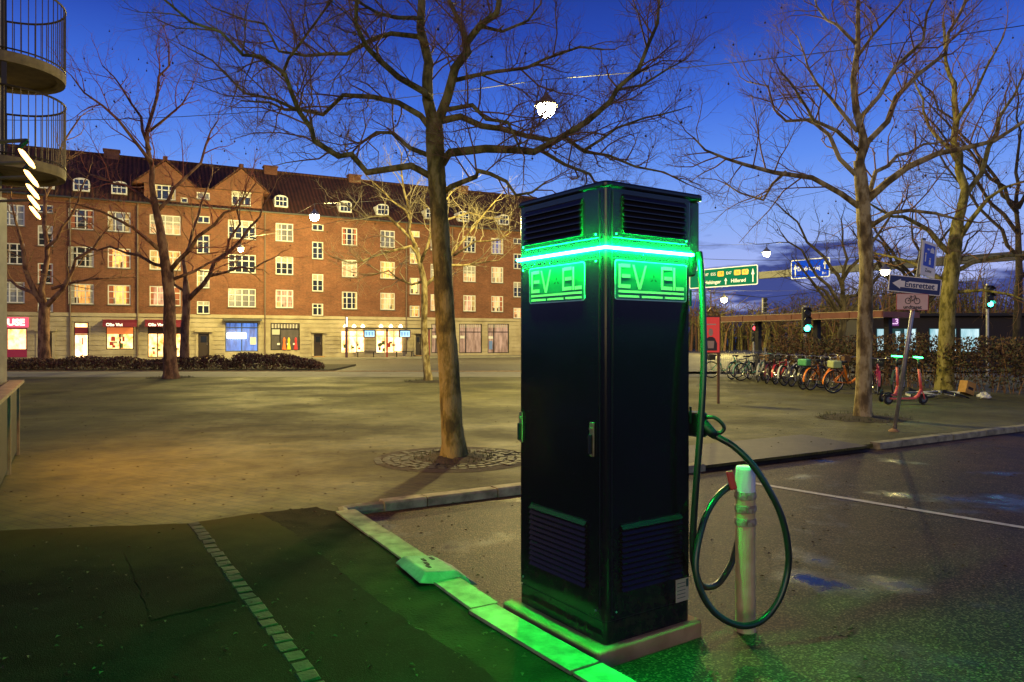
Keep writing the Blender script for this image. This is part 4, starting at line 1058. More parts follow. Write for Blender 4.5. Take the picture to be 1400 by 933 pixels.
# two shops with crimson awnings
for k in ('s1', 's2'):
    s = shopfront(k, L_SHOP, M_AWDK, (.27,) if k == 's2' else (.5,)); u0, u1, z0, z1 = ops[k]
    b_ = MB(); a0, a1 = u0 - .2, u1 + .2
    pr = [(0.02, z1 + .55), (-.75, z1 + .28), (-.75, z1 - .02), (-.70, z1 - .02), (0.02, z1 + .42)]; n = len(pr)
    b_.add([(a0, y, z) for y, z in pr] + [(a1, y, z) for y, z in pr], [tuple(range(n - 1, -1, -1)), tuple(range(n, 2 * n))] + [(i, (i + 1) % n, n + (i + 1) % n, n + i) for i in range(n)])
    aw = b_.build('awning', M_CRIM, s)
    text('Olio Vivi', .30, L_LETTER, aw, Matrix.Translation((a0 + .75, -.756, z1 + .13)), bold=.008)
    panel(s, 'blind', u0 + .05, u1 - .05, z1 - .55, z1 - .05, L_ORNG if k == 's1' else M_AWDK, .05, .058); goods(s, k, 9, .35)
    panel(s, 'poster', u0 + (u1 - u0) * .45, u0 + (u1 - u0) * .62, z0 + .9, z0 + 1.35, M_GOODS[2], .10, .1494)
# blue shop with a blazing white sign
s = shopfront('blue', L_SHOPB, mat('blue steel frame', (.05, .08, .16), .5), (.5,), .82); u0, u1, z0, z1 = ops['blue']
panel(s, 'light_sign', u0 + .15, u0 + 1.55, z0 + 1.05, z0 + 1.5, L_SIGNW, .02, .055); panel(s, 'poster', u1 - .62, u1 - .15, z0 + .55, z0 + 1.15, M_WHITE, .03, .058)
panel(s, 'canopy', u0 - .2, u1 + .2, z1 + .12, z1 + .25, M_LEAD, -.7, .02)
# dress shop
s = shopfront('dress', L_SHOPD, M_BLKM, (.33,), .80); u0, u1, z0, z1 = ops['dress']
for i in range(9): w = (u1 - u0 - .2) / 9; panel(s, 'blind_strip', u0 + .1 + i * w, u0 + .1 + (i + .55) * w, z1 - .42, z1 - .08, M_STRIPE, .04, .058)
panel(s, 'notice', u0 + .12, u0 + .72, z1 - .95, z1 - .52, mat('paper', (.5, .5, .42), .7), .05, .058)
for f, c in ((.46, (.8, .16, .03)), (.62, (.75, .55, .04)), (.86, (.55, .03, .03))):
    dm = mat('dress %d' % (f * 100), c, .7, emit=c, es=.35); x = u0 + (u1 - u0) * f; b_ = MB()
    b_.lathe([(.17, 0), (.13, .25), (.08, .55), (.11, .80), (.06, .95), (.03, 1.0)], (x, .02, z0 + .05), 8); b_.build('dress_form', dm, s)
for f in (.22, .55, .76): x = u0 + (u1 - u0) * f; panel(s, 'price_card', x, x + .22, z0 + .42, z0 + .58, M_WHITE, .0, .012)
# warm shops behind the bus shelter, three wall lamps over each
for k in ('warm1', 'warm2'):
    s = shopfront(k, L_SHOPC, mat('light shop frame', (.5, .42, .32), .5), (.34, .67), .75); goods(s, k, 8, .4); u0, u1, z0, z1 = ops[k]
    for i in range(3):
        x = u0 + (u1 - u0) * (.14 + .36 * i); b_ = MB(); b_.tube([(x, -.02, z1 + .42), (x, -.30, z1 + .50), (x, -.36, z1 + .44)], .025, 6); wl_ = b_.build('wall_lamp', M_BLKM, s)
        b_ = MB(); b_.lathe([(.05, .20), (.19, 0), (.15, -.05)], (x, -.36, z1 + .32), 10); b_.build('lamp_glass', L_LAMPW, wl_)
# dim shuttered shops to the right
for k in ('r1', 'r2', 'r3', 'r4'):
    s = shopfront(k, L_SHOPP, M_BLKM, (.30,), .72); u0, u1, z0, z1 = ops[k]; n = 10
    for i in range(n): w = (u1 - u0 - .2) / n; panel(s, 'blind_strip', u0 + .1 + i * w, u0 + .1 + (i + .5) * w, z1 - .36, z1 - .06, M_STRIPE, .04, .058)
    panel(s, 'notice', u0 + .1, u0 + .55, z0 + 1.35, z0 + 1.6, M_WHITE, .05, .058)
    if k == 'r3': panel(s, 'poster', u0 + .14, u0 + .50, z0 + .35, z0 + 1.15, mat('blue poster', (.15, .25, .6), .6), .045, .0575)
# entrance doors with small stone hoods
for k in doors:
    u0, u1, z0, z1 = ops[k]; dr = panel(bld, 'door', u0 + .02, u1 - .02, z0, z1 - .02, M_DOOR, .10, .16)
    panel(dr, 'door_glass', u0 + .18, u1 - .18, z0 + 1.15, z1 - .22, M_GLASS, .09, .0995)
    b_ = MB(); b_.tube([(u1 - .14, .05, z0 + .95), (u1 - .14, .05, z0 + 1.15)], .015, 6); b_.build('handle', M_STEEL, dr)
    panel(bld, 'door_hood', u0 - .28, u1 + .28, z1 + .10, z1 + .24, M_STONE, -.32, .028)
    panel(bld, 'door_jamb', u0 - .2, u0 - .005, .2, z1 + .098, M_STONE, -.07, .028); panel(bld, 'door_jamb', u1 + .005, u1 + .2, .2, z1 + .098, M_STONE, -.07, .028)
    panel(bld, 'door_step', u0 - .1, u1 + .1, 0, .19, M_CONC, -.4, .028)

# far pavement in front of the shops, planting bed under the low hedge
p = lambda u, y: (FO + FD * u - FN * y).xy
sheet('far_pavement', [p(UE0, 0.0), p(UE1 + 8, 0.0), p(UE1 + 8, -4.2), p(UE0, -4.2)][::-1], ZP + .11, M_STRIP, thick=.15)
sheet('planting_bed', [(-42, 36.2), (-9.6, 36.2), (-9.2, 37.5), (-9.6, 45), (-42, 45)], .02, M_SOIL, thick=.13)

# ================================================================== bus shelter in front of the warm shops
su0 = fu(463); sh = thing('bus_shelter', 'slim glass bus shelter with two hanging blue screens before the warm shopfronts', 'bus shelter',
                          (FO + FD * su0 + FN * 2.6), math.atan2(FD.y, FD.x))
sh.location.z = ZP + .11
SL = fu(574) - su0; zt = 2.35
b_ = MB(); b_.box(-.09, .09, -.09, .09, 0, 3.35); b_.build('pylon', mat('dark purple steel', (.06, .02, .04), .4), sh)
b_ = MB(); b_.box(-.05, .05, -.096, -.091, 2.5, 3.3); b_.build('pylon_light', mat('pylon light', (1, 1, 1), .4, emit=(.8, .9, 1), es=1.5), sh)
b_ = MB(); b_.box(.10, SL, -.7, .7, zt, zt + .10); b_.build('roof', M_BLKM, sh)
for f in (.47, .985): b_ = MB(); x = SL * f; b_.box(x - .07, x + .07, -.05, .05, 0, zt - .001); b_.build('post', mat('crimson steel', (.22, .03, .03), .5), sh)
for f in (.26, .68):
    x = SL * f; b_ = MB(); b_.box(x - .55, x + .45, -.30, -.14, zt - .72, zt - .06); sc = b_.build('screen_case', mat('screen case', (.12, .03, .05), .4), sh)
    b_ = MB(); b_.box(x - .46, x + .36, -.306, -.301, zt - .65, zt - .15); b_.build('screen', L_SCREEN, sc)
    for i in range(3): b_ = MB(); b_.box(x - .40 + i * .25, x - .24 + i * .25, -.309, -.3065, zt - .58, zt - .24); b_.build('screen_print', mat('screen print', (.2, .3, .5), .4, emit=(.12, .32, .62), es=1), sc)
for f in (.12, .58): b_ = MB(); x = SL * f; b_.box(x, x + 1.6, .1, .45, .42, .48); b_.box(x + .1, x + .16, .2, .35, 0, .419); b_.box(x + 1.44, x + 1.5, .2, .35, 0, .419); b_.build('bench', M_BLKM, sh)

# ================================================================== low hedges in front of the street
def leaf_cloud(mb, n, fn, size, q, stem=0):
    for _ in range(n):
        c = fn(q); s = q.uniform(.6, 1.3) * size
        d = Vector((q.gauss(0, 1), q.gauss(0, 1), q.gauss(0, .7)))
        if d.length < .1: continue
        d.normalize(); e = d.orthogonal(); e = (Matrix.Rotation(q.uniform(0, 6.28), 3, d) @ e).normalized(); f = d.cross(e)
        mb.add([c - e * s, c - f * s * .5, c + e * s, c + f * s * .5], [(0, 1, 2, 3)], q.randrange(3))
LV = [noisy('beech leaf dark', (.040, .020, .012), (.085, .040, .022), 3, .8, 0), noisy('beech leaf brown', (.11, .06, .028), (.17, .10, .045), 3, .8, 0), noisy('privet leaf', (.045, .050, .018), (.08, .08, .03), 3, .7, 0)]
LVR = [noisy('barberry leaf dark', (.035, .013, .013), (.075, .024, .022), 3, .8, 0), noisy('barberry leaf', (.11, .032, .026), (.17, .06, .04), 3, .8, 0), noisy('barberry leaf pale', (.14, .09, .05), (.20, .13, .07), 3, .8, 0)]
def hedge(name, label, a, b_, wid, h, n, size, mats, seed, group, wob=.12):
    q = random.Random(seed); d = (b_ - a); L = d.length; dn = d.normalized(); nn = Vector((-dn.y, dn.x, 0))
    root = thing(name, label, 'hedge', (a.x, a.y, a.z), math.atan2(d.y, d.x), group)
    ph = [q.uniform(0, 6.28) for _ in range(4)]
    def hh(x): return h * (1 + wob * math.sin(x * 1.1 + ph[0]) + wob * .6 * math.sin(x * 2.7 + ph[1]))
    def fn(q):
        x = q.uniform(0, L); t = q.random() ** .55; y = q.uniform(-1, 1)
        top = hh(x) * (1 - .35 * abs(y) ** 3)
        end = min(1, x / .5, (L - x) / .5)
        return Vector((x, y * wid / 2, t * top * (.45 + .55 * end)))
    mb = MB(); leaf_cloud(mb, n, fn, size, q); mb.build('foliage', mats, root, kind='stuff')
    mb = MB()
    for _ in range(int(L * 14)):
        x = q.uniform(.1, L - .1); y = q.uniform(-.35, .35) * wid; t = hh(x)
        pts = [Vector((x, y, 0)), Vector((x + q.gauss(0, .1), y + q.gauss(0, .06), t * .5)), Vector((x + q.gauss(0, .2), y + q.gauss(0, .12), t * q.uniform(.85, 1.08)))]
        mb.tube(pts, [.014, .010, .004], 3, False)
    mb.build('stems', M_TWIG, root, kind='stuff')
    return root
hedge('low_hedge', 'long low reddish hedge along the street in front of the pink-signed shop', Vector((-27.5, 37.2, .02)), Vector((-14.3, 37.2, .02)), 1.5, .62, 7000, .075, LVR, 1, 'low hedges along the street')
hedge('low_hedge', 'short low dark red hedge in front of the blue-lit shop and dress shop', Vector((-14.6, 37.6, .02)), Vector((-9.75, 37.4, .02)), 1.6, .72, 3400, .075, LVR, 2, 'low hedges along the street', .16)
hedge('tall_hedge', 'tall brown clipped hedge behind the row of bicycles', Vector((10.3, 29.6, 0)), Vector((15.9, 18.6, 0)), .9, 1.70, 17000, .052, LV, 3, None, .035)

# ================================================================== suspended street lamps
def street_lamp(pos, label, m, rad, power, col=(1, .80, .22), group='suspended street lamps', wire=None, r_l=.18):
    root = thing('street_lamp', label, 'street lamp', (pos.x, pos.y, pos.z), 0, group)
    b_ = MB(); b_.lathe([(rad * .2, rad * 1.9), (rad * .35, rad * 1.5), (rad * .9, rad * 1.0), (rad * 1.35, rad * .45), (rad * 1.3, rad * .38), (rad * .9, rad * .5)], n=24); b_.build('shade', M_GALV, root, smooth=True)
    b_ = MB(); b_.ball((0, 0, 0), rad, 28, 0, .92); b_.build('globe', m, root, smooth=True)
    b_ = MB(); b_.tube([(0, 0, rad * 1.5), (0, 0, rad * 1.5 + .5)], .02, 6); b_.build('hanger', M_WIRE, root)
    if wire:
        for k, w in enumerate(wire):
            e = Vector(w); n = 10; pts = []
            for i in range(n + 1):
                t = i / n; s = Vector((0, 0, rad * 1.5 + .5)); p = s.lerp(e, t); p.z -= 4 * .02 * e.length * t * (1 - t); pts.append(p)
            bb = MB(); bb.tube(pts, .012, 4, False); bb.build('span_wire', M_WIRE, root)
    l = bpy.data.lights.new('lamp_light', 'POINT'); l.energy = power; l.color = col; l.shadow_soft_size = r_l
    lo = bpy.data.objects.new('lamp_light', l); COL.objects.link(lo); lo.parent = root; lo.location = (0, 0, -rad * .85 - r_l - .04)
    return root
street_lamp(P(747, 150, 22), 'blazing street lamp hung among the branches above the black cabinet', L_STREET, .27, 4300, wire=[(-26, 9, 2.5), (24, -6, 2.5)])
street_lamp(P(430, 297, 52), 'bright street lamp hung before the middle of the brick facade', L_STREET, .30, 6500, wire=[(-9, 13, 1.2), (22, -10, 1.5)])
street_lamp(P(329, 341, 50), 'smaller street lamp hung in front of the second gable', L_STREETS, .2, 3400, wire=[(-2, 8.5, 1.2), (18, -14, 2)])
street_lamp(P(1048, 347, 72), 'street lamp hanging above the green road sign', L_STREETS, .34, 6000, wire=[(-24, 10, 3), (24, -5, 3)])
street_lamp(P(990, 410, 78), 'far street lamp under the green road sign', L_STREETS, .34, 6000, wire=[(-20, 6, 2), (26, -5, 2)])
street_lamp(P(1210, 372, 36), 'street lamp glimpsed beside the one-way arrow sign', L_STREETS, .20, 500, wire=[(-10, 10, 2), (14, 4, 2)])
street_lamp(P(800, 330, 54), 'unseen street lamp added over the street behind the black cabinet', L_STREETS, .30, 9500, wire=[(-16, 16, 2), (20, -12, 3)])  # added out of view to light the far facade

# ================================================================== corner building with round balconies (left edge)
M_WALLL = noisy('warm plaster', (.40, .34, .24), (.50, .44, .32), 1.5, .85, .3, .01, 30)
M_RAIL = mat('bronze railing', (.055, .040, .028), .45, .6)
M_SLAB = noisy('balcony slab', (.08, .055, .026), (.16, .115, .055), 3, .7, .1, .005, 30)
YB = 20.0; bx = (2 - CX) / F * YB
cbld = thing('corner_building', 'plastered corner building with round balconies and railings of thin upright bars', 'building', (bx, YB, 0), R(37))
b_ = MB(); b_.box(-9, .02, .3, 9, 0, 14); b_.build('wall', M_WALLL, cbld)
for zf in (6.15, 8.85):
    r = 1.5; cx0, cy0 = .0, .0
    b_ = MB(); b_.lathe([(r * .86, zf + .02), (r * .86, zf - .05), (r * .9, zf - .1), (r, zf - .1), (r + .02, zf + .0), (r + .02, zf + .16), (r - .02, zf + .18)], (cx0, cy0, 0), 40)
    bal = b_.build('balcony', M_SLAB, cbld)
    b_ = MB(); b_.torus((cx0, cy0, zf + 1.98), r, .03, 'z', 40, 6); b_.build('top_rail', M_RAIL, bal)
    b_ = MB(); b_.torus((cx0, cy0, zf + .24), r, .022, 'z', 40, 6); b_.build('bottom_rail', M_RAIL, bal)
    bm = MB(); bm.tube([(0, 0, .18), (0, 0, 1.98)], .013, 6); bm = bm.mesh('baluster', M_RAIL)
    for k in range(52):
        a = 2 * math.pi * k / 52
        if r * math.sin(a) > .3 and r * math.cos(a) < 0: continue
        link('baluster', bm, bal, loc=(cx0 + r * math.cos(a), cy0 + r * math.sin(a), zf))
    b_ = MB(); b_.box(-.06, .06, -1.45, -1.33, zf + .2, zf + 2.6); b_.build('corner_post', M_RAIL, bal)
# the pergola frame and its row of warm tube lamps
spots = [((37, 217), 6.45), ((43, 244), 7.27), ((45, 262), 7.96), ((46.5, 277), 8.56), ((48, 291), 9.25)]
pg = thing('pergola', 'steel pergola frame carrying the warm tube lamps at the terrace edge', 'pergola', ((0 - CX) / F * 9.6 - .12, 9.6, 0))
b_ = MB(); b_.box(-.09, .15, -.09, .09, 0, 3.45); b_.build('post', noisy('pergola paint', (.30, .24, .16), (.40, .33, .22), 6, .5, .1, .003, 50), pg)
b_ = MB(); o_ = pg.location
for (px, py), Y in spots:
    p = P(px, py, Y) - o_
    bb = MB(); bb.tube([(p.x, p.y, p.z + .16), (p.x - 1.6, p.y + .25, p.z + .16)], .018, 6); bb.build('crossbar', M_SLAB, pg)
e0, e1 = P(37, 217, 6.45) - o_ + Vector((-1.55, .25, .16)), P(48, 291, 9.25) - o_ + Vector((-1.55, .25, .16))
bb = MB(); bb.tube([e0 - (e1 - e0) * .3, e1 + (e1 - e0) * .2], .03, 6); bb.build('carrier_beam', M_SLAB, pg)
for i, ((px, py), Y) in enumerate(spots):
    p = P(px, py, Y); tl = thing('tube_lamp', ['warm tube lamp at the end of the row farthest from the pergola post', 'warm tube lamp fourth in the row counted from the pergola post', 'warm tube lamp in the middle of the pergola row', 'warm tube lamp second in the row from the pergola post', 'warm tube lamp closest to the pergola post'][i], 'lamp', (p.x, p.y, p.z), 0, 'tube lamps under the pergola')
    d = Vector((.045, .03, -.075)); b_ = MB(); b_.tube([d * -1.05, d * -.6, d * .6, d * 1.05], [.012, .022, .022, .008], 10); b_.build('tube', L_TUBE, tl, smooth=True)
    b_ = MB(); b_.tube([d * -1.06, (0, 0, .16)], .022, 8); b_.build('cap', M_BLKM, tl)
    l = bpy.data.lights.new('lamp_light', 'SPOT'); l.energy = 230; l.color = (1, .46, .11); l.shadow_soft_size = .06; l.spot_size = R(120); l.spot_blend = .8
    lo = bpy.data.objects.new('lamp_light', l); COL.objects.link(lo); lo.parent = tl; lo.location = (.10, .02, -.10); lo.rotation_euler = (R(46), 0, R(-38))
# terrace barrier: open steel box with a timber rim
t0, t1 = Vector((-6.80, 10.05, 0)), Vector((-4.15, 5.65, 0)); td = (t1 - t0); TL = td.length
te = thing('terrace_barrier', 'dark steel terrace barrier with a pale timber rim below the tube lamps', 'barrier', (t0.x, t0.y, 0), math.atan2(td.y, td.x))
M_PANEL = noisy('dark steel panel', (.016, .012, .008), (.030, .022, .014), 5, .5, .1, .004, 40)
M_RIM = noisy('weathered timber', (.22, .16, .09), (.36, .27, .16), 8, .7, .4, .005, 60)
n = 3
for i in range(n):
    x0 = i * TL / n; b_ = MB(); b_.box(x0 + .04, x0 + TL / n - .04, -.03, .0, .06, .96); b_.build('side_panel', M_PANEL, te)
for i in range(n + 1): b_ = MB(); x = i * TL / n; b_.box(x - .035, x + .035, -.05, .03, 0, .985); b_.build('upright', M_RIM, te)
b_ = MB(); b_.box(-.06, TL + .3, -.08, .08, .99, 1.03); b_.build('rim', M_RIM, te)
b_ = MB(); b_.box(-.06, .06, -1.6, -.081, .99, 1.03); b_.build('rim', M_RIM, te)
b_ = MB(); b_.box(-.03, .0, -1.6, -.05, .06, .96); b_.build('end_panel', M_PANEL, te)
b_ = MB(); b_.box(.4, .48, -1.6, -.09, .90, .96); b_.build('cross_rail', M_RIM, te)
b_ = MB(); b_.box(.0, TL, -1.6, -.06, .55, .60); b_.build('shelf', M_PANEL, te)

# ================================================================== leaning sign post
sp = G(1222, 590); SPL = Vector((sp.x, sp.y, 0)); sg = thing('sign_post', 'leaning grey sign post carrying a one-way arrow sign and bicycle plate', 'sign post', SPL)
top = P(1263, 326, sp.y + .05) - SPL
b_ = MB(); b_.tube([(0, 0, -.03), top], .034, 12); b_.build('pole', M_GALV, sg, smooth=True)
b_ = MB(); b_.lathe([(.09, -.01), (.08, .02), (.035, .05)], n=12); b_.build('footing', M_CONC, sg)
M_SBLUE = noisy('sign blue', (.020, .030, .10), (.028, .04, .13), 6, .4, 0)
M_SWHITE = noisy('sign white', (.82, .77, .62), (.90, .85, .70), 5, .4, 0)
M_SPINK = noisy('sign buff', (.80, .52, .36), (.86, .60, .43), 4, .45, 0)
M_SBLK = mat('sign black', (.02, .02, .02), .5)
M_SBRT = mat('sign bright blue', (.05, .10, .55), .4)
M_SRED = mat('sign red edge', (.45, .06, .05), .5)
def board(parent, name, ctr, w, h, roll, yaw, m_edge, m_face, inset, r=.015, back=M_GALV):
    M = Matrix.Translation(ctr) @ Matrix.Rotation(yaw, 4, 'Z') @ Matrix.Rotation(roll, 4, 'Y')
    T = Matrix.Rotation(R(90), 4, 'X'); b_ = MB(); b_.prism(rrect(-w / 2, w / 2, -h / 2, h / 2, r, 3), 0, .012, T); o = b_.build(name, m_edge, parent, M=M)
    b_ = MB(); b_.prism(rrect(-w / 2 + inset, w / 2 - inset, -h / 2 + inset, h / 2 - inset, max(.003, r - inset / 2), 3), .012, .0145, T); b_.build('sign_face', m_face, o)
    b_ = MB(); b_.box(-w * .3, w * .3, .001, .02, -h * .32, -h * .26); b_.box(-w * .3, w * .3, .001, .02, h * .26, h * .32); b_.build('bracket', back, o)
    return o
yy = sp.y
ctr = P(1250.3, 390.3, yy - .06) - SPL
ar = board(sg, 'arrow_sign', ctr, .88, .285, R(6.2), R(-2), M_SWHITE, M_SBLUE, .014)
b_ = MB(); y = -.0165; pts = [(-.385, 0), (-.245, .085), (-.245, .055), (.38, .055), (.38, -.055), (-.245, -.055), (-.245, -.085)]
b_.add([(x, y, z) for x, z in pts], [tuple(range(len(pts) - 1, -1, -1))]); b_.build('arrow', M_SWHITE, ar)
text('Ensrettet', .135, M_SBLUE, ar, Matrix.Translation((.075, -.019, .0)), extrude=.001, bold=.003)
ctr = P(1247, 413, yy - .06) - SPL
bk = board(sg, 'bicycle_plate', ctr, .54, .285, R(1.2), R(-2), M_SRED, M_SPINK, .010)
text('undtaget', .088, M_SBLK, bk, Matrix.Translation((0, -.017, -.092)), extrude=.001, bold=.002)
b_ = MB(); y = -.017; wr = .048
for x in (-.075, .075): b_.torus((x, y, .015), wr, .006, 'y', 20, 4)
for a, c in (((-.075, .015), (-.03, .085)), ((-.03, .085), (.05, .085)), ((.05, .085), (0, .015)), ((0, .015), (-.03, .085)), ((.075, .015), (.045, .105)), ((-.075, .015), (0, .015)), ((.02, .108), (.05, .104)), ((-.05, .098), (-.015, .098))):
    b_.tube([(a[0], y, a[1]), (c[0], y, c[1])], .005, 4)
b_.build('bicycle_pictogram', M_SBLK, bk)
ctr = P(1266.5, 355, yy - .02) - SPL + Vector((.03, 0, 0))
zn = board(sg, 'zone_sign', ctr, .42, .60, R(8), R(29), M_SWHITE, M_SWHITE, .006)
b_ = MB(); b_.box(-.155, .155, -.017, -.0148, -.13, .25); zf_ = b_.build('blue_panel', M_SBRT, zn)
b_ = MB(); y = -.0185
b_.prism(rrect(-.12, -.09, -.06, .06, .01, 2), 0, .001, Matrix.Translation((0, y, .0)) @ Matrix.Rotation(R(90), 4, 'X')); b_.ball((-.105, y, .08), .018, 8)
b_.prism(rrect(.0, .05, -.09, -.01, .01, 2), 0, .001, Matrix.Translation((0, y, 0)) @ Matrix.Rotation(R(90), 4, 'X')); b_.ball((.025, y, .012), .016, 8)
b_.add([(.02, y, .12), (.13, y, .12), (.13, y, .18), (.075, y, .22), (.02, y, .18)], [(4, 3, 2, 1, 0)]); b_.prism(rrect(-.07, -.01, .15, .18, .01, 2), 0, .001, Matrix.Translation((0, y, 0)) @ Matrix.Rotation(R(90), 4, 'X'))
b_.build('pictogram', M_SWHITE, zf_)
text('Zone', .085, M_SBLK, zn, Matrix.Translation((0, -.018, -.20)), extrude=.001)

# ================================================================== poster stand
bp_ = G(982, 552); ps = thing('poster_stand', 'narrow red advertising poster on a brown post with ornate top', 'poster stand', (bp_.x, bp_.y, 0))
M_POLE = noisy('rust brown steel', (.10, .055, .025), (.16, .09, .04), 9, .6, .1, .003, 60)
b_ = MB(); b_.box(-.028, .028, -.028, .028, -.01, 2.2); b_.build('post', M_POLE, ps)
b_ = MB(); b_.box(-.45, .045, -.05, -.0285, 1.22, 2.16); pb = b_.build('poster_frame', M_POLE, ps)
b_ = MB(); b_.box(-.42, .015, -.056, -.0505, 1.26, 2.12); pf = b_.build('poster', mat('glowing red poster', (.55, .05, .04), .5, emit=(.75, .05, .035), es=.5), pb)  # poster colour given a glow to brighten the print
b_ = MB(); Tm = Matrix.Translation((-.20, -.060, 0)) @ Matrix.Rotation(R(90), 4, 'X')
b_.prism([(-.15, 1.30), (.15, 1.30), (.155, 1.48), (.10, 1.60), (.045, 1.64), (-.045, 1.64), (-.10, 1.60), (-.155, 1.48)], 0, .002, Tm); b_.build('printed_torso', mat('poster dark', (.05, .04, .035), .5), pf)
b_ = MB(); b_.prism([(.055 * math.cos(R(a)), 1.75 + .095 * math.sin(R(a))) for a in range(0, 360, 24)], .0, .0035, Tm); 
b_.build('printed_face', mat('poster pale', (.55, .42, .28), .5), pf)
b_ = MB(); b_.prism([(-.07, 1.36), (.07, 1.36), (.085, 1.54), (-.085, 1.54)], .0025, .004, Tm); b_.build('printed_apron', mat('poster pale', (.55, .42, .28), .5), pf)
b_ = MB(); b_.box(-.33, -.07, -.058, -.0565, 1.93, 1.96); b_.build('printed_title', M_SPINK, pf)
b_ = MB(); b_.tube([(-.45, -.04, 2.17), (-.34, -.04, 2.24), (-.26, -.04, 2.25), (-.2, -.04, 2.32), (-.14, -.04, 2.25), (-.06, -.04, 2.24), (.045, -.04, 2.17)], [.02, .028, .03, .045, .03, .028, .02], 8); b_.build('ornament', noisy('gilt', (.20, .13, .03), (.30, .20, .06), 9, .5, 0), ps)

# ================================================================== bicycles
CH = {}
def cached(key, fn):
    if key not in CH: CH[key] = fn()
    return CH[key]
M_TYRE = mat('tyre rubber', (.015, .015, .015), .7); M_CHROME = mat('spoke steel', (.45, .45, .43), .3, 1.0); M_SEAT = mat('black saddle', (.02, .018, .016), .6)
M_WICK = noisy('wicker', (.16, .09, .04), (.28, .17, .08), 30, .8, .5, .01, 90)
def col_mat(c): return mat('frame %.2f %.2f %.2f' % c, c, .35)
def bicycle(name, label, loc, rz, c, step=True, basket=None, rack=None, lean=0.06, guard=True, steer=0.0, group='bicycles parked in a row at the hedge', cat='bicycle', fat=.02, basket_c=None):
    root = thing(name, label, cat, loc, rz, group); root.rotation_euler = (lean, 0, rz); fm = col_mat(c); r = .34; wb = .54
    def tyre():
        b = MB(); b.torus((0, 0, 0), r - .018, .019, 'y', 26, 6); return b.mesh('tyre', M_TYRE, True)
    def rim():
        b = MB(); b.torus((0, 0, 0), r - .042, .010, 'y', 26, 4)
        for k in range(14):
            a = 2 * math.pi * k / 14; b.tube([(0, .02 * (-1) ** k, 0), ((r - .045) * math.cos(a), 0, (r - .045) * math.sin(a))], .0016, 3, False)
        b.tube([(0, -.04, 0), (0, .04, 0)], .022, 8); return b.mesh('wheel', M_CHROME)
    for x, st in ((-wb, 0), (wb, steer)):
        w = link('wheel', cached('rim', rim), root, loc=(x, 0, r), rz=st); link('tyre', cached('tyre', tyre), w)
    hd, hb = Vector((wb - .13, 0, .86)), Vector((wb - .09, 0, .70)); bb_ = Vector((-.07, 0, .30)); st = Vector((-.22, 0, .74))
    f = MB()
    if step: f.tube([hb, Vector((.18, 0, .42)), Vector((.05, 0, .32)), bb_], fat * 1.25, 8)
    else: f.tube([hd + Vector((.0, 0, -.06)), st], fat, 8); f.tube([hb, bb_], fat * 1.2, 8)
    f.tube([bb_, st, st + Vector((-.03, 0, .08))], fat, 8); f.tube([hd, hb], fat * 1.3, 8)
    for s in (-1, 1):
        f.tube([bb_, Vector((-wb, s * .05, r))], fat * .55, 6); f.tube([st + Vector((0, 0, -.08)), Vector((-wb, s * .05, r))], fat * .5, 6)
    f.build('frame', fm, root, smooth=True)
    f = MB()
    for s in (-1, 1): f.tube([hb + Vector((.005, 0, .0)), Vector((wb - .05, s * .05, .62)), Vector((wb, s * .05, r))], fat * .6, 6)
    f.build('fork', fm, root, smooth=True)
    b = MB(); b.tube([hd, hd + Vector((-.03, 0, .14))], .014, 8)
    c0 = hd + Vector((-.03, 0, .14)); b.tube(smooth_path([c0 + Vector((-.20, -.27, .02)), c0 + Vector((-.06, -.25, .04)), c0 + Vector((.02, -.08, .01)), c0 + Vector((.02, .08, .01)), c0 + Vector((-.06, .25, .04)), c0 + Vector((-.20, .27, .02))], 4), .012, 6)
    b.build('handlebar', M_CHROME, root, smooth=True)
    b = MB(); b.tube([st, st + Vector((-.05, 0, .16))], .013, 6); b.prism([(-.16, -.085), (-.12, -.095), (.0, -.04), (.12, -.018), (.12, .018), (0, .04), (-.12, .095), (-.16, .085)], 0, .055, Matrix.Translation(st + Vector((-.05, 0, .155))))
    b.build('saddle', M_SEAT, root)
    b = MB(); b.torus(bb_ + Vector((0, -.05, 0)), .085, .008, 'y', 18, 4); b.tube([bb_ + Vector((.10, -.07, -.13)), bb_ + Vector((0, -.06, 0)), bb_ + Vector((0, .06, 0)), bb_ + Vector((-.10, .07, .13))], .010, 6)
    b.box(.03 - .07 - .0, .03 + .05, -.16, -.07, .30 - .16, .30 - .14); b.build('crank', M_TYRE, root)
    if guard:
        for x, a0, a1 in ((-wb, 20, 190), (wb, 30, 165)):
            b = MB(); n = 12
            for k in range(n):
                q0, q1 = R(a0 + (a1 - a0) * k / n), R(a0 + (a1 - a0) * (k + 1) / n); rr = r + .022
                b.add([(x + rr * math.cos(q0), -.03, r + rr * math.sin(q0)), (x + rr * math.cos(q1), -.03, r + rr * math.sin(q1)), (x + rr * math.cos(q1), .03, r + rr * math.sin(q1)), (x + rr * math.cos(q0), .03, r + rr * math.sin(q0))], [(0, 1, 2, 3)])
            b.build('mudguard', fm if guard is True else guard, root)
    if basket:
        b = MB(); x0 = wb + .02; z0 = .78
        vs = [(x0 - .12, -.14, z0), (x0 + .16, -.14, z0), (x0 + .16, .14, z0), (x0 - .12, .14, z0), (x0 - .15, -.19, z0 + .25), (x0 + .21, -.19, z0 + .25), (x0 + .21, .19, z0 + .25), (x0 - .15, .19, z0 + .25)]
        b.add(vs, [(3, 2, 1, 0), (0, 1, 5, 4), (1, 2, 6, 5), (2, 3, 7, 6), (3, 0, 4, 7)]); b.build('basket', basket, root)
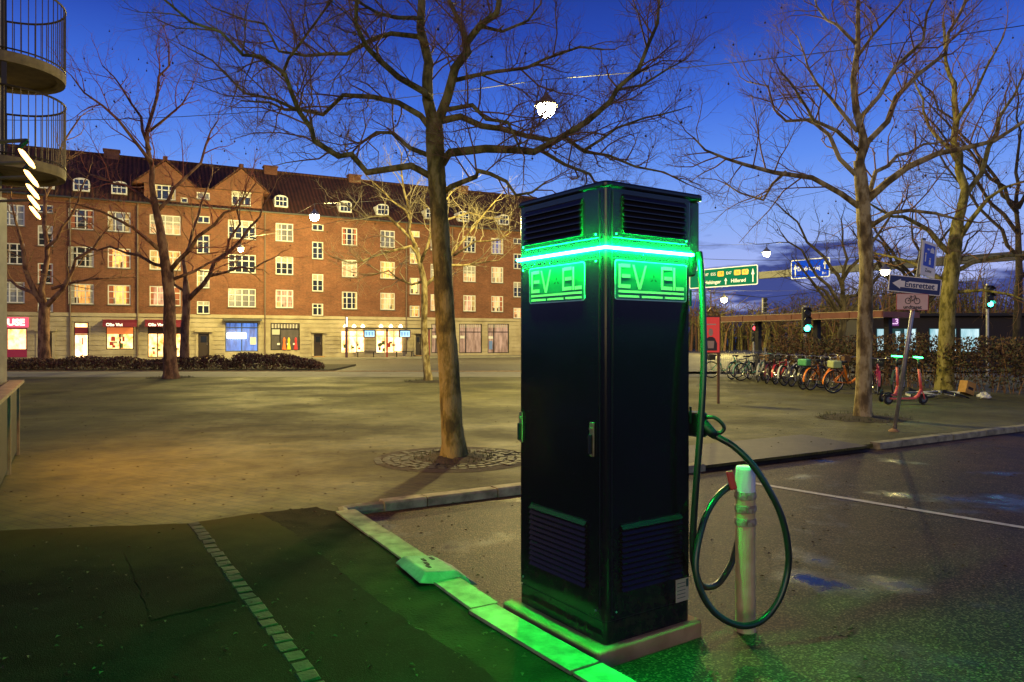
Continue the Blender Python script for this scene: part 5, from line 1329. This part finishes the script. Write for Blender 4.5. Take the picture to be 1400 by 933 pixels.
    if rack:
        b = MB()
        for s in (-.06, 0, .06): b.tube([(-wb - .17, s, .74), (-.24, s, .74)], .006, 4)
        for s in (-1, 1): b.tube([(-wb - .08, s * .06, .74), (-wb, s * .06, r)], .006, 4)
        rk = b.build('rear_rack', M_TYRE, root)
        if rack is not True: b = MB(); b.box(-wb - .16, -wb + .12, -.15, .15, .755, .96); bevel(b.build('rear_crate', rack, root), .03, 2)
    return root
M_CRATEG = mat('green crate', (.10, .42, .16), .5); M_BOXT = mat('teal box', (.10, .42, .34), .5); M_PALEG = mat('pale green crate', (.42, .48, .20), .5)
M_BAG = mat('dark bag', (.02, .02, .02), .8)
BK = [  # px of rear wheel ground contact, py, heading (deg, 0 = away to the right), colour, options, label
  ((1013, 521), 18, (.10, .30, .24), dict(rack=True, basket=M_BOXT, lean=.05), 'turquoise shared bicycle with a teal box beside the poster stand'),
  ((1036, 523), 62, (.40, .40, .38), dict(step=False, basket=M_WICK, lean=.08), 'grey bicycle with a brown wicker basket at the canopy post'),
  ((1048, 525), 58, (.10, .02, .03), dict(basket=M_BAG, lean=.07, rack=True), 'maroon bicycle with a black front bag'),
  ((1060, 526), 50, (.55, .05, .06), dict(step=False, lean=.05), 'red bicycle with straight top tube among the parked bicycles'),
  ((1072, 528), 40, (.55, .58, .56), dict(lean=-.05, rack=True), 'silver step-through bicycle with bare rear rack'),
  ((1082, 529), 46, (.05, .05, .05), dict(step=False, lean=.09), 'black bicycle squeezed beside the silver one'),
  ((1098, 533), 38, (.035, .035, .04), dict(rack=M_CRATEG, lean=.06), 'black bicycle with a bright green rear crate'),
  ((1108, 534), 32, (.72, .22, .03), dict(lean=.05, rack=True), 'orange shared bicycle next to the green-crated bicycle'),
  ((1139, 538), 12, (.80, .22, .02), dict(rack=M_PALEG, lean=.10, fat=.03), 'orange step-through shared bicycle with pale green rear crate'),
  ((1200, 541), 66, (.35, .03, .10), dict(basket=M_BAG, lean=.05), 'magenta bicycle behind the tree trunk next to the scooters'),
  ((1222, 538), 50, (.06, .10, .07), dict(step=False, lean=.06), 'dark green bicycle behind the pink scooters'),
  ((1000, 519), 40, (.20, .20, .19), dict(step=False, lean=.06), 'plain grey bicycle between poster stand and turquoise bicycle'),
  ((1025, 519), 48, (.05, .06, .12), dict(lean=.05, rack=True), 'dark blue bicycle behind the wicker-basket bicycle'),
  ((1054, 520), 44, (.30, .28, .22), dict(lean=.05, basket=M_WICK), 'beige bicycle with wicker basket behind the maroon one'),
  ((1090, 522), 30, (.45, .46, .5), dict(step=False, lean=.04), 'pale blue-grey bicycle against the hedge'),
  ((1120, 527), 24, (.12, .12, .13), dict(lean=.04, basket=M_WICK), 'charcoal bicycle with wicker basket against the hedge')]
for (px, py), hd_, c, kw, lab in BK:
    p = G(px, py); ang = R(hd_)
    ctr = p + Vector((math.cos(ang), math.sin(ang), 0)) * .54
    bicycle('bicycle', lab, (ctr.x, ctr.y, 0), ang, c, steer=random.Random(px).uniform(-.4, .4), **kw)
# cargo bike by the poster stand
pc = G(990, 517); bicycle('cargo_bicycle', 'green bicycle with a large black rain cover beside the poster stand', (pc.x, pc.y, 0), R(6), (.08, .30, .20), rack=M_BAG, lean=.03, group=None)
# fallen white bicycle under the tree
pf_ = G(1296, 546); fb = bicycle('fallen_bicycle', 'white bicycle lying flat on the ground under the tree', (pf_.x, pf_.y, .06), R(12), (.62, .60, .55), step=False, group=None, steer=.3)
fb.rotation_euler = (R(-84), 0, R(12))

# ================================================================== e-scooters
M_SCP = noisy('coral scooter paint', (.70, .10, .10), (.78, .14, .13), 5, .4, 0)
L_GREEN = mat('scooter green light', (.1, 1, .3), .4, emit=(.03, 1, .16), es=22)
def scooter(label, loc, rz, lean):
    root = thing('electric_scooter', label, 'scooter', loc, rz, 'coral electric scooters'); root.rotation_euler = (lean, 0, rz); r = .125
    for x in (-.42, .50):
        b = MB(); b.torus((x, 0, r), r - .03, .032, 'y', 20, 8); w = b.build('wheel', M_TYRE, root, smooth=True)
        b = MB(); b.tube([(x, -.03, r), (x, .03, r)], .065, 14); b.build('hub', M_CHROME, w)
    b = MB(); b.prism(rrect(-.40, .28, -.085, .085, .03, 3), .13, .175); bevel(b.build('deck', M_SCP, root), .008, 2)
    b = MB(); b.prism(rrect(-.34, .22, -.07, .07, .02, 3), .1755, .181); b.build('grip_mat', M_TYRE, root)
    b = MB(); b.tube([(.27, 0, .15), (.36, 0, .20), (.44, 0, .36)], [.035, .04, .034], 10); b.build('neck', M_SCP, root, smooth=True)
    b = MB(); b.tube([(.455, 0, .30), (.36, 0, .86)], [.032, .030], 12); b.tube([(.50, -.06, r), (.465, -.05, .27), (.455, 0, .31), (.465, .05, .27), (.50, .06, r)], .016, 8); b.build('stem', M_SCP, root, smooth=True)
    b = MB(); b.tube([(.36, 0, .86), (.335, 0, 1.08)], .022, 10); b.build('steering_tube', M_PLAST, root, smooth=True)
    b = MB(); b.tube([(.30, -.26, 1.12), (.325, -.1, 1.11), (.335, 0, 1.08), (.325, .1, 1.11), (.30, .26, 1.12)], .015, 8); b.build('handlebar', M_PLAST, root, smooth=True)
    b = MB(); b.box(.29, .37, -.12, .12, 1.13, 1.155); b.build('light_bar', L_GREEN, root)
    b = MB(); b.tube([(-.56, 0, .20), (-.50, 0, .27), (-.42, 0, .285), (-.34, 0, .26)], .022, 6); b.build('mudguard', M_PLAST, root, smooth=True)
    b = MB(); b.tube([(-.05, .08, .13), (-.02, .16, .0)], .010, 6); b.build('kickstand', M_BLKM, root)
    l = bpy.data.lights.new('lamp_light', 'POINT'); l.energy = 4; l.color = (.05, 1, .2); l.shadow_soft_size = .05
    lo = bpy.data.objects.new('lamp_light', l); COL.objects.link(lo); lo.parent = root; lo.location = (.33, 0, 1.25)
p = G(1236, 553); scooter('coral electric scooter with glowing green light bar, its deck in front of the other scooter', (p.x, p.y, 0), R(8), .05)
p = G(1222, 548.5); scooter('coral electric scooter with green light bar standing behind its twin', (p.x - .12, p.y, 0), R(38), .04)
# litter under the hedge
p = G(1320, 541); b_ = MB(); b_.box(-.17, .17, -.12, .12, 0, .34); cbx = b_.build('cardboard_box', noisy('cardboard', (.42, .22, .05), (.52, .29, .08), 6, .8, .1, .004, 40), label='crumpled orange cardboard box leaning at the foot of the hedge', cat='box', loc=(p.x, p.y, .0)); cbx.rotation_euler = (0, R(18), R(20)); cbx.location.z = .05
b_ = MB(); b_.box(-.10, .10, -.1215, -.1205, .12, .20); b_.build('box_print', M_SBLK, cbx)
p = G(1345, 546); b_ = MB(); q = random.Random(4); b_.ball((0, 0, .07), .16, 14, 0, .5); b_.v = [(x * q.uniform(.8, 1.25), y * q.uniform(.7, 1.2), max(0, z * q.uniform(.8, 1.3))) for x, y, z in b_.v]
b_.build('plastic_bag', mat('white plastic', (.62, .60, .55), .5), loc=(p.x, p.y, 0), label='crumpled white plastic bag on the ground by the hedge', cat='bag')

# ================================================================== canopy, mesh fence, kiosk, road signs, signals
M_CANO = noisy('canopy brown', (.22, .075, .035), (.30, .11, .055), 2, .5, .1, .004, 40)
ca, cb_ = Vector(((986 - CX) / F * 39, 39, 0)), Vector(((1207 - CX) / F * 30.5, 30.5, 0)); cdv = cb_ - ca; CLN = cdv.length
cn = thing('canopy', 'long flat brown bus stop canopy on dark posts behind the hedge', 'canopy', (ca.x, ca.y, ZP), math.atan2(cdv.y, cdv.x))
nseg = 6
for i in range(nseg): b_ = MB(); x0, x1 = i * CLN / nseg + .02, (i + 1) * CLN / nseg - .02; b_.box(x0, x1, -.04, 0, 2.56, 2.82); b_.build('fascia_panel', M_CANO, cn)
b_ = MB(); b_.box(0, CLN, .001, 2.4, 2.56, 2.80); b_.build('roof_slab', M_CANO, cn)
b_ = MB(); b_.box(-.02, CLN + .05, -.07, -.041, 2.821, 2.85); b_.box(-.02, CLN + .05, -.06, 0, 2.53, 2.555); b_.build('edge_trim', M_POST, cn)
for f in (.16, .55, .94): b_ = MB(); x = CLN * f; b_.box(x - .12, x + .12, 1.0, 1.24, 0, 2.559); b_.build('post', M_BLKM, cn)
fx = P(984, 480, 33); mf = thing('mesh_fence', 'wire mesh fence panel behind the teal-boxed bicycle', 'fence', ((984 - CX) / F * 32, 32, 0), R(-8))
b_ = MB()
for i in range(23): b_.tube([(i * .085, 0, .05), (i * .085, 0, 1.1)], .005, 4)
for z in (.1, .4, .7, 1.05): b_.tube([(0, 0, z), (1.9, 0, z)], .006, 4)
b_.build('mesh_panel', M_GALV, mf)
for x in (0, 1.9): b_ = MB(); b_.box(x - .03, x + .03, -.03, .03, 0, 1.2); b_.build('post', M_GALV, mf)

kk = Vector(((1186 - CX) / F * 44, 44, ZP)); ki = thing('kiosk', 'low dark kiosk with cold lit windows and a purple sign behind the hedge', 'kiosk', kk, R(-6))
L_COLD = lit('kiosk interior', (.16, .42, .50), (.62, .86, .92), 1.15, 1.2)
M_KI = mat('kiosk dark', (.014, .009, .011), .7); M_TEAL = mat('kiosk teal', (.02, .13, .16), .5)
b_ = MB(); b_.box(0, 9.5, 0, 4, 0, 3.0); b_.build('body', M_KI, ki); b_ = MB(); b_.box(-.3, 9.8, -.5, 4.3, 3.0, 3.16); b_.build('roof', M_BLKM, ki)
for x0, x1 in ((.55, 1.35), (2.1, 2.75), (3.55, 4.05), (4.45, 5.0), (5.3, 6.3)):
    b_ = MB(); b_.box(x0 - .05, x1 + .05, -.03, -.001, .85, 2.28); w = b_.build('window', M_TEAL, ki); b_ = MB(); b_.quad((x0, -.034, .9), (x1, -.034, .9), (x1, -.034, 2.23), (x0, -.034, 2.23)); b_.build('pane', L_COLD, w)
b_ = MB(); b_.box(1.42, 2.02, -.05, -.002, 0, 2.26); dd = b_.build('door', M_TEAL, ki); b_ = MB(); b_.quad((1.58, -.055, 1.0), (1.86, -.055, 1.0), (1.86, -.055, 2.1), (1.58, -.055, 2.1)); b_.build('pane', L_COLD, dd)
b_ = MB(); b_.box(.95, 1.75, -.12, -.002, 2.42, 2.92); sb = b_.build('sign_box', mat('kiosk sign', (.12, .03, .16), .5, emit=(.22, .06, .30), es=.5), ki)
text('CL3', .46, mat('kiosk letters', (.8, .6, .9), .5, emit=(.8, .55, .9), es=.9), sb, Matrix.Translation((1.35, -.125, 2.67)), bold=.01)
b_ = MB(); b_.box(4.15, 4.4, -.06, -.002, 1.0, 2.2); b_.build('vending_panel', mat('vending light', (.9, .4, .3), .5, emit=(1, .42, .26), es=1.4), ki)

# sign gantry
g0, g1 = P(925, 391, 64), P(1470, 341.5, 41.6); gv = g1 - g0; GL = Vector((gv.x, gv.y, 0)).length; grz = math.atan2(gv.y, gv.x); gz = 6.62
gt = thing('sign_gantry', 'pale steel road sign gantry spanning the street behind the trees', 'gantry', (g0.x, g0.y, ZP), grz)
b_ = MB(); b_.box(-2.5, GL, -.25, .25, gz - .26, gz + .26); b_.build('beam', mat('gantry grey', (.11, .11, .11), .5, .2), gt)
for x in (-2.2, GL - .3): b_ = MB(); b_.box(x - .2, x + .2, -.2, .2, 0, gz - .261); b_.build('leg', M_GALV, gt)
def g_at(px):
    a = (px - CX) / F; d = Vector((math.cos(grz), math.sin(grz))); return (a * g0.y - g0.x) / (d.x - a * d.y)
M_SGRN = mat('road sign green', (.003, .09, .05), .8, spec=.05, emit=(.002, .16, .085), es=.6); M_SBL2 = mat('road sign blue', (.004, .035, .26), .8, spec=.05, emit=(.003, .06, .60), es=.75)  # sign colours carry a slight glow to keep them vivid
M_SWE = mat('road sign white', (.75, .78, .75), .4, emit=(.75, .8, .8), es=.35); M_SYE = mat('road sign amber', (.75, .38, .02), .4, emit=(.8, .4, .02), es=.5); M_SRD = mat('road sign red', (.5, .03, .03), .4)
def road_sign(nm, label, x0, x1, z0, z1, face):
    M = Matrix.Translation((g0.x, g0.y, ZP)) @ Matrix.Rotation(grz, 4, 'Z')
    o = thing(nm, label, 'road sign', M @ Vector((x0, -.32, z0)), grz, None)
    w, h = x1 - x0, z1 - z0; T = Matrix.Rotation(R(90), 4, 'X')
    b_ = MB(); b_.prism(rrect(0, w, 0, h, .12, 3), -.04, .04, T); b_.build('edge', M_SWE, o); b_ = MB(); b_.prism(rrect(.07, w - .07, .07, h - .07, .09, 3), .041, .05, T); b_.build('field', face, o)
    b_ = MB(); b_.box(w * .2, w * .3, .041, .10, h * .1, h * .9); b_.box(w * .7, w * .8, .041, .10, h * .1, h * .9); b_.build('bracket', M_GALV, o)
    return o, w, h
def arrow(o, x, z, h, w=.09, m_=None):
    b_ = MB(); y = -.055; b_.add([(x - w / 2, y, z), (x + w / 2, y, z), (x + w / 2, y, z + h * .62), (x - w / 2, y, z + h * .62)], [(0, 1, 2, 3)]); b_.add([(x - w * 1.6, y, z + h * .55), (x + w * 1.6, y, z + h * .55), (x, y, z + h)], [(0, 1, 2)]); b_.build('arrow', m_ or M_SWE, o)
xr = g_at(1039.5); o, w, h = road_sign('road_sign', 'green overhead road sign for Helsingør and Hillerød with amber route numbers', xr - 6.6, xr, gz - .72, gz + .85, M_SGRN)
arrow(o, w - .42, .22, 1.1); arrow(o, w - .95, .85, .45, .12); arrow(o, w * .555, .16, .55)
text('Helsingør', .42, M_SWE, o, Matrix.Translation((w * .36, -.056, .42)), extrude=.002, bold=.006); text('Hillerød', .42, M_SWE, o, Matrix.Translation((w * .735, -.056, .42)), extrude=.002, bold=.006)
for x, s in ((w * .48, '19'), (w * .72, '16'), (w * .83, '47')):
    b_ = MB(); b_.prism(rrect(x - .30, x + .30, .86, 1.28, .08, 3), .051, .056, Matrix.Rotation(R(90), 4, 'X')); k = b_.build('route_plate', M_SYE, o); text(s, .34, M_SRD, k, Matrix.Translation((x, -.06, 1.07)), extrude=.002)
for x, s in ((w * .26, 'E47'), (w * .37, 'E55'), (w * .60, 'E47')): text(s, .34, M_SWE, o, Matrix.Translation((x, -.056, 1.07)), extrude=.002)
xl, xr = g_at(1085), g_at(1138); o, w, h = road_sign('road_sign', 'blue overhead road sign with white lane arrows for Emdrupvej', xl, xr, gz - .50, gz + .92, M_SBL2)
arrow(o, .36, .20, .95); arrow(o, w - .36, .55, .68); text('Emdrupvej', .42, M_SWE, o, Matrix.Translation((w * .47, -.056, h * .5)), extrude=.002, bold=.006); text('Bul', .26, M_SWE, o, Matrix.Translation((w - .42, -.056, .30)), extrude=.002)

# traffic signals
L_TG = mat('signal green', (.1, 1, .8), .4, emit=(.04, 1, .62), es=18); L_TR = mat('signal red', (1, .1, .1), .4, emit=(1, .04, .06), es=6); M_OFF = mat('signal dark lens', (.02, .02, .02), .3)
def signal(label, px, py, Y, on, big=1.0, hanging=False, z_top=None, m_on=None):
    p = P(px, py, Y); root = thing('traffic_signal', label, 'traffic light', (p.x, p.y, ZP if not hanging else p.z - .5), 0, 'traffic signals at the crossing')
    zc = (p.z - ZP) if not hanging else .5
    b_ = MB(); off = {0: -.32, 1: 0, 2: .32}[on]; base = zc - off
    b_.box(-.17, .17, -.12, .08, base - .52, base + .52); hd_ = bevel(b_.build('signal_head', M_BLKM if not hanging else M_GALV, root), .05, 2)
    for k, dz in enumerate((-.32, 0, .32)):
        m_ = {0: L_TG, 1: M_OFF, 2: L_TR}[k] if (k == on and not hanging) else M_OFF
        b_ = MB(); b_.tube([(0, -.121, base + dz), (0, -.150, base + dz)], [.125 * big, .11 * big], 16); b_.build('lens', m_, hd_)
        b_ = MB(); n = 8
        for j in range(n):
            a0, a1 = R(10 + 160 * j / n), R(10 + 160 * (j + 1) / n); rr = .15
            b_.add([(rr * math.cos(a0), -.121, base + dz + rr * math.sin(a0)), (rr * math.cos(a1), -.121, base + dz + rr * math.sin(a1)), (rr * math.cos(a1), -.28, base + dz + rr * math.sin(a1)), (rr * math.cos(a0), -.28, base + dz + rr * math.sin(a0))], [(0, 1, 2, 3)])
        b_.build('visor', M_BLKM, hd_)
    if not hanging: b_ = MB(); b_.tube([(0, .10, 0), (0, .10, base + .6)], .06, 10); b_.build('pole', M_GALV, root)
    else:
        for e in ((-14, 2, 1.6), (10, -1, 1.2), (-6, 2, 1.0)): b_ = MB(); b_.tube([(0, 0, 1.02), (e[0] * .5, e[1] * .5, 1.02 + e[2] * .42), e], .015, 4, False); b_.build('span_wire', M_WIRE, root)
signal('green traffic signal under the edge of the brown canopy', 1102, 449, 29.5, 0)
signal('green traffic signal on a pole beyond the hedge', 1352, 416, 33, 0)
signal('red traffic signal behind the canopy post', 1031, 449, 46, 2)
signal('pale signal head hung on span wires below the road signs', 1045, 418, 48, 1, hanging=True)

# far dark wood beyond the crossing
q = random.Random(99); mb = MB()
for _ in range(1500):
    Y = q.uniform(95, 135); x = q.uniform(.24, .95) * Y; hgt = q.uniform(5.0, 9.5) * (1 + .35 * math.sin(x * .13)); b0 = Vector((x, Y, ZP))
    mb.tube([b0, b0 + Vector((q.gauss(0, .4), 0, hgt * .5)), b0 + Vector((q.gauss(0, 1.0), q.gauss(0, 1), hgt))], [.16, .10, .02], 3, False, q.randrange(2))
    for k in range(9):
        t = q.uniform(.3, 1); a = b0 + Vector((q.gauss(0, .3), 0, hgt * t)); e = a + Vector((q.gauss(0, 1.2), q.gauss(0, 1), q.uniform(.2, 1.6)))
        mb.tube([a, e], [.05, .015], 3, False, q.randrange(2))
mb.build('distant_wood', [M_TWIG, M_BARK], kind='stuff', label='dark mass of bare trees beyond the crossing', cat='woodland')
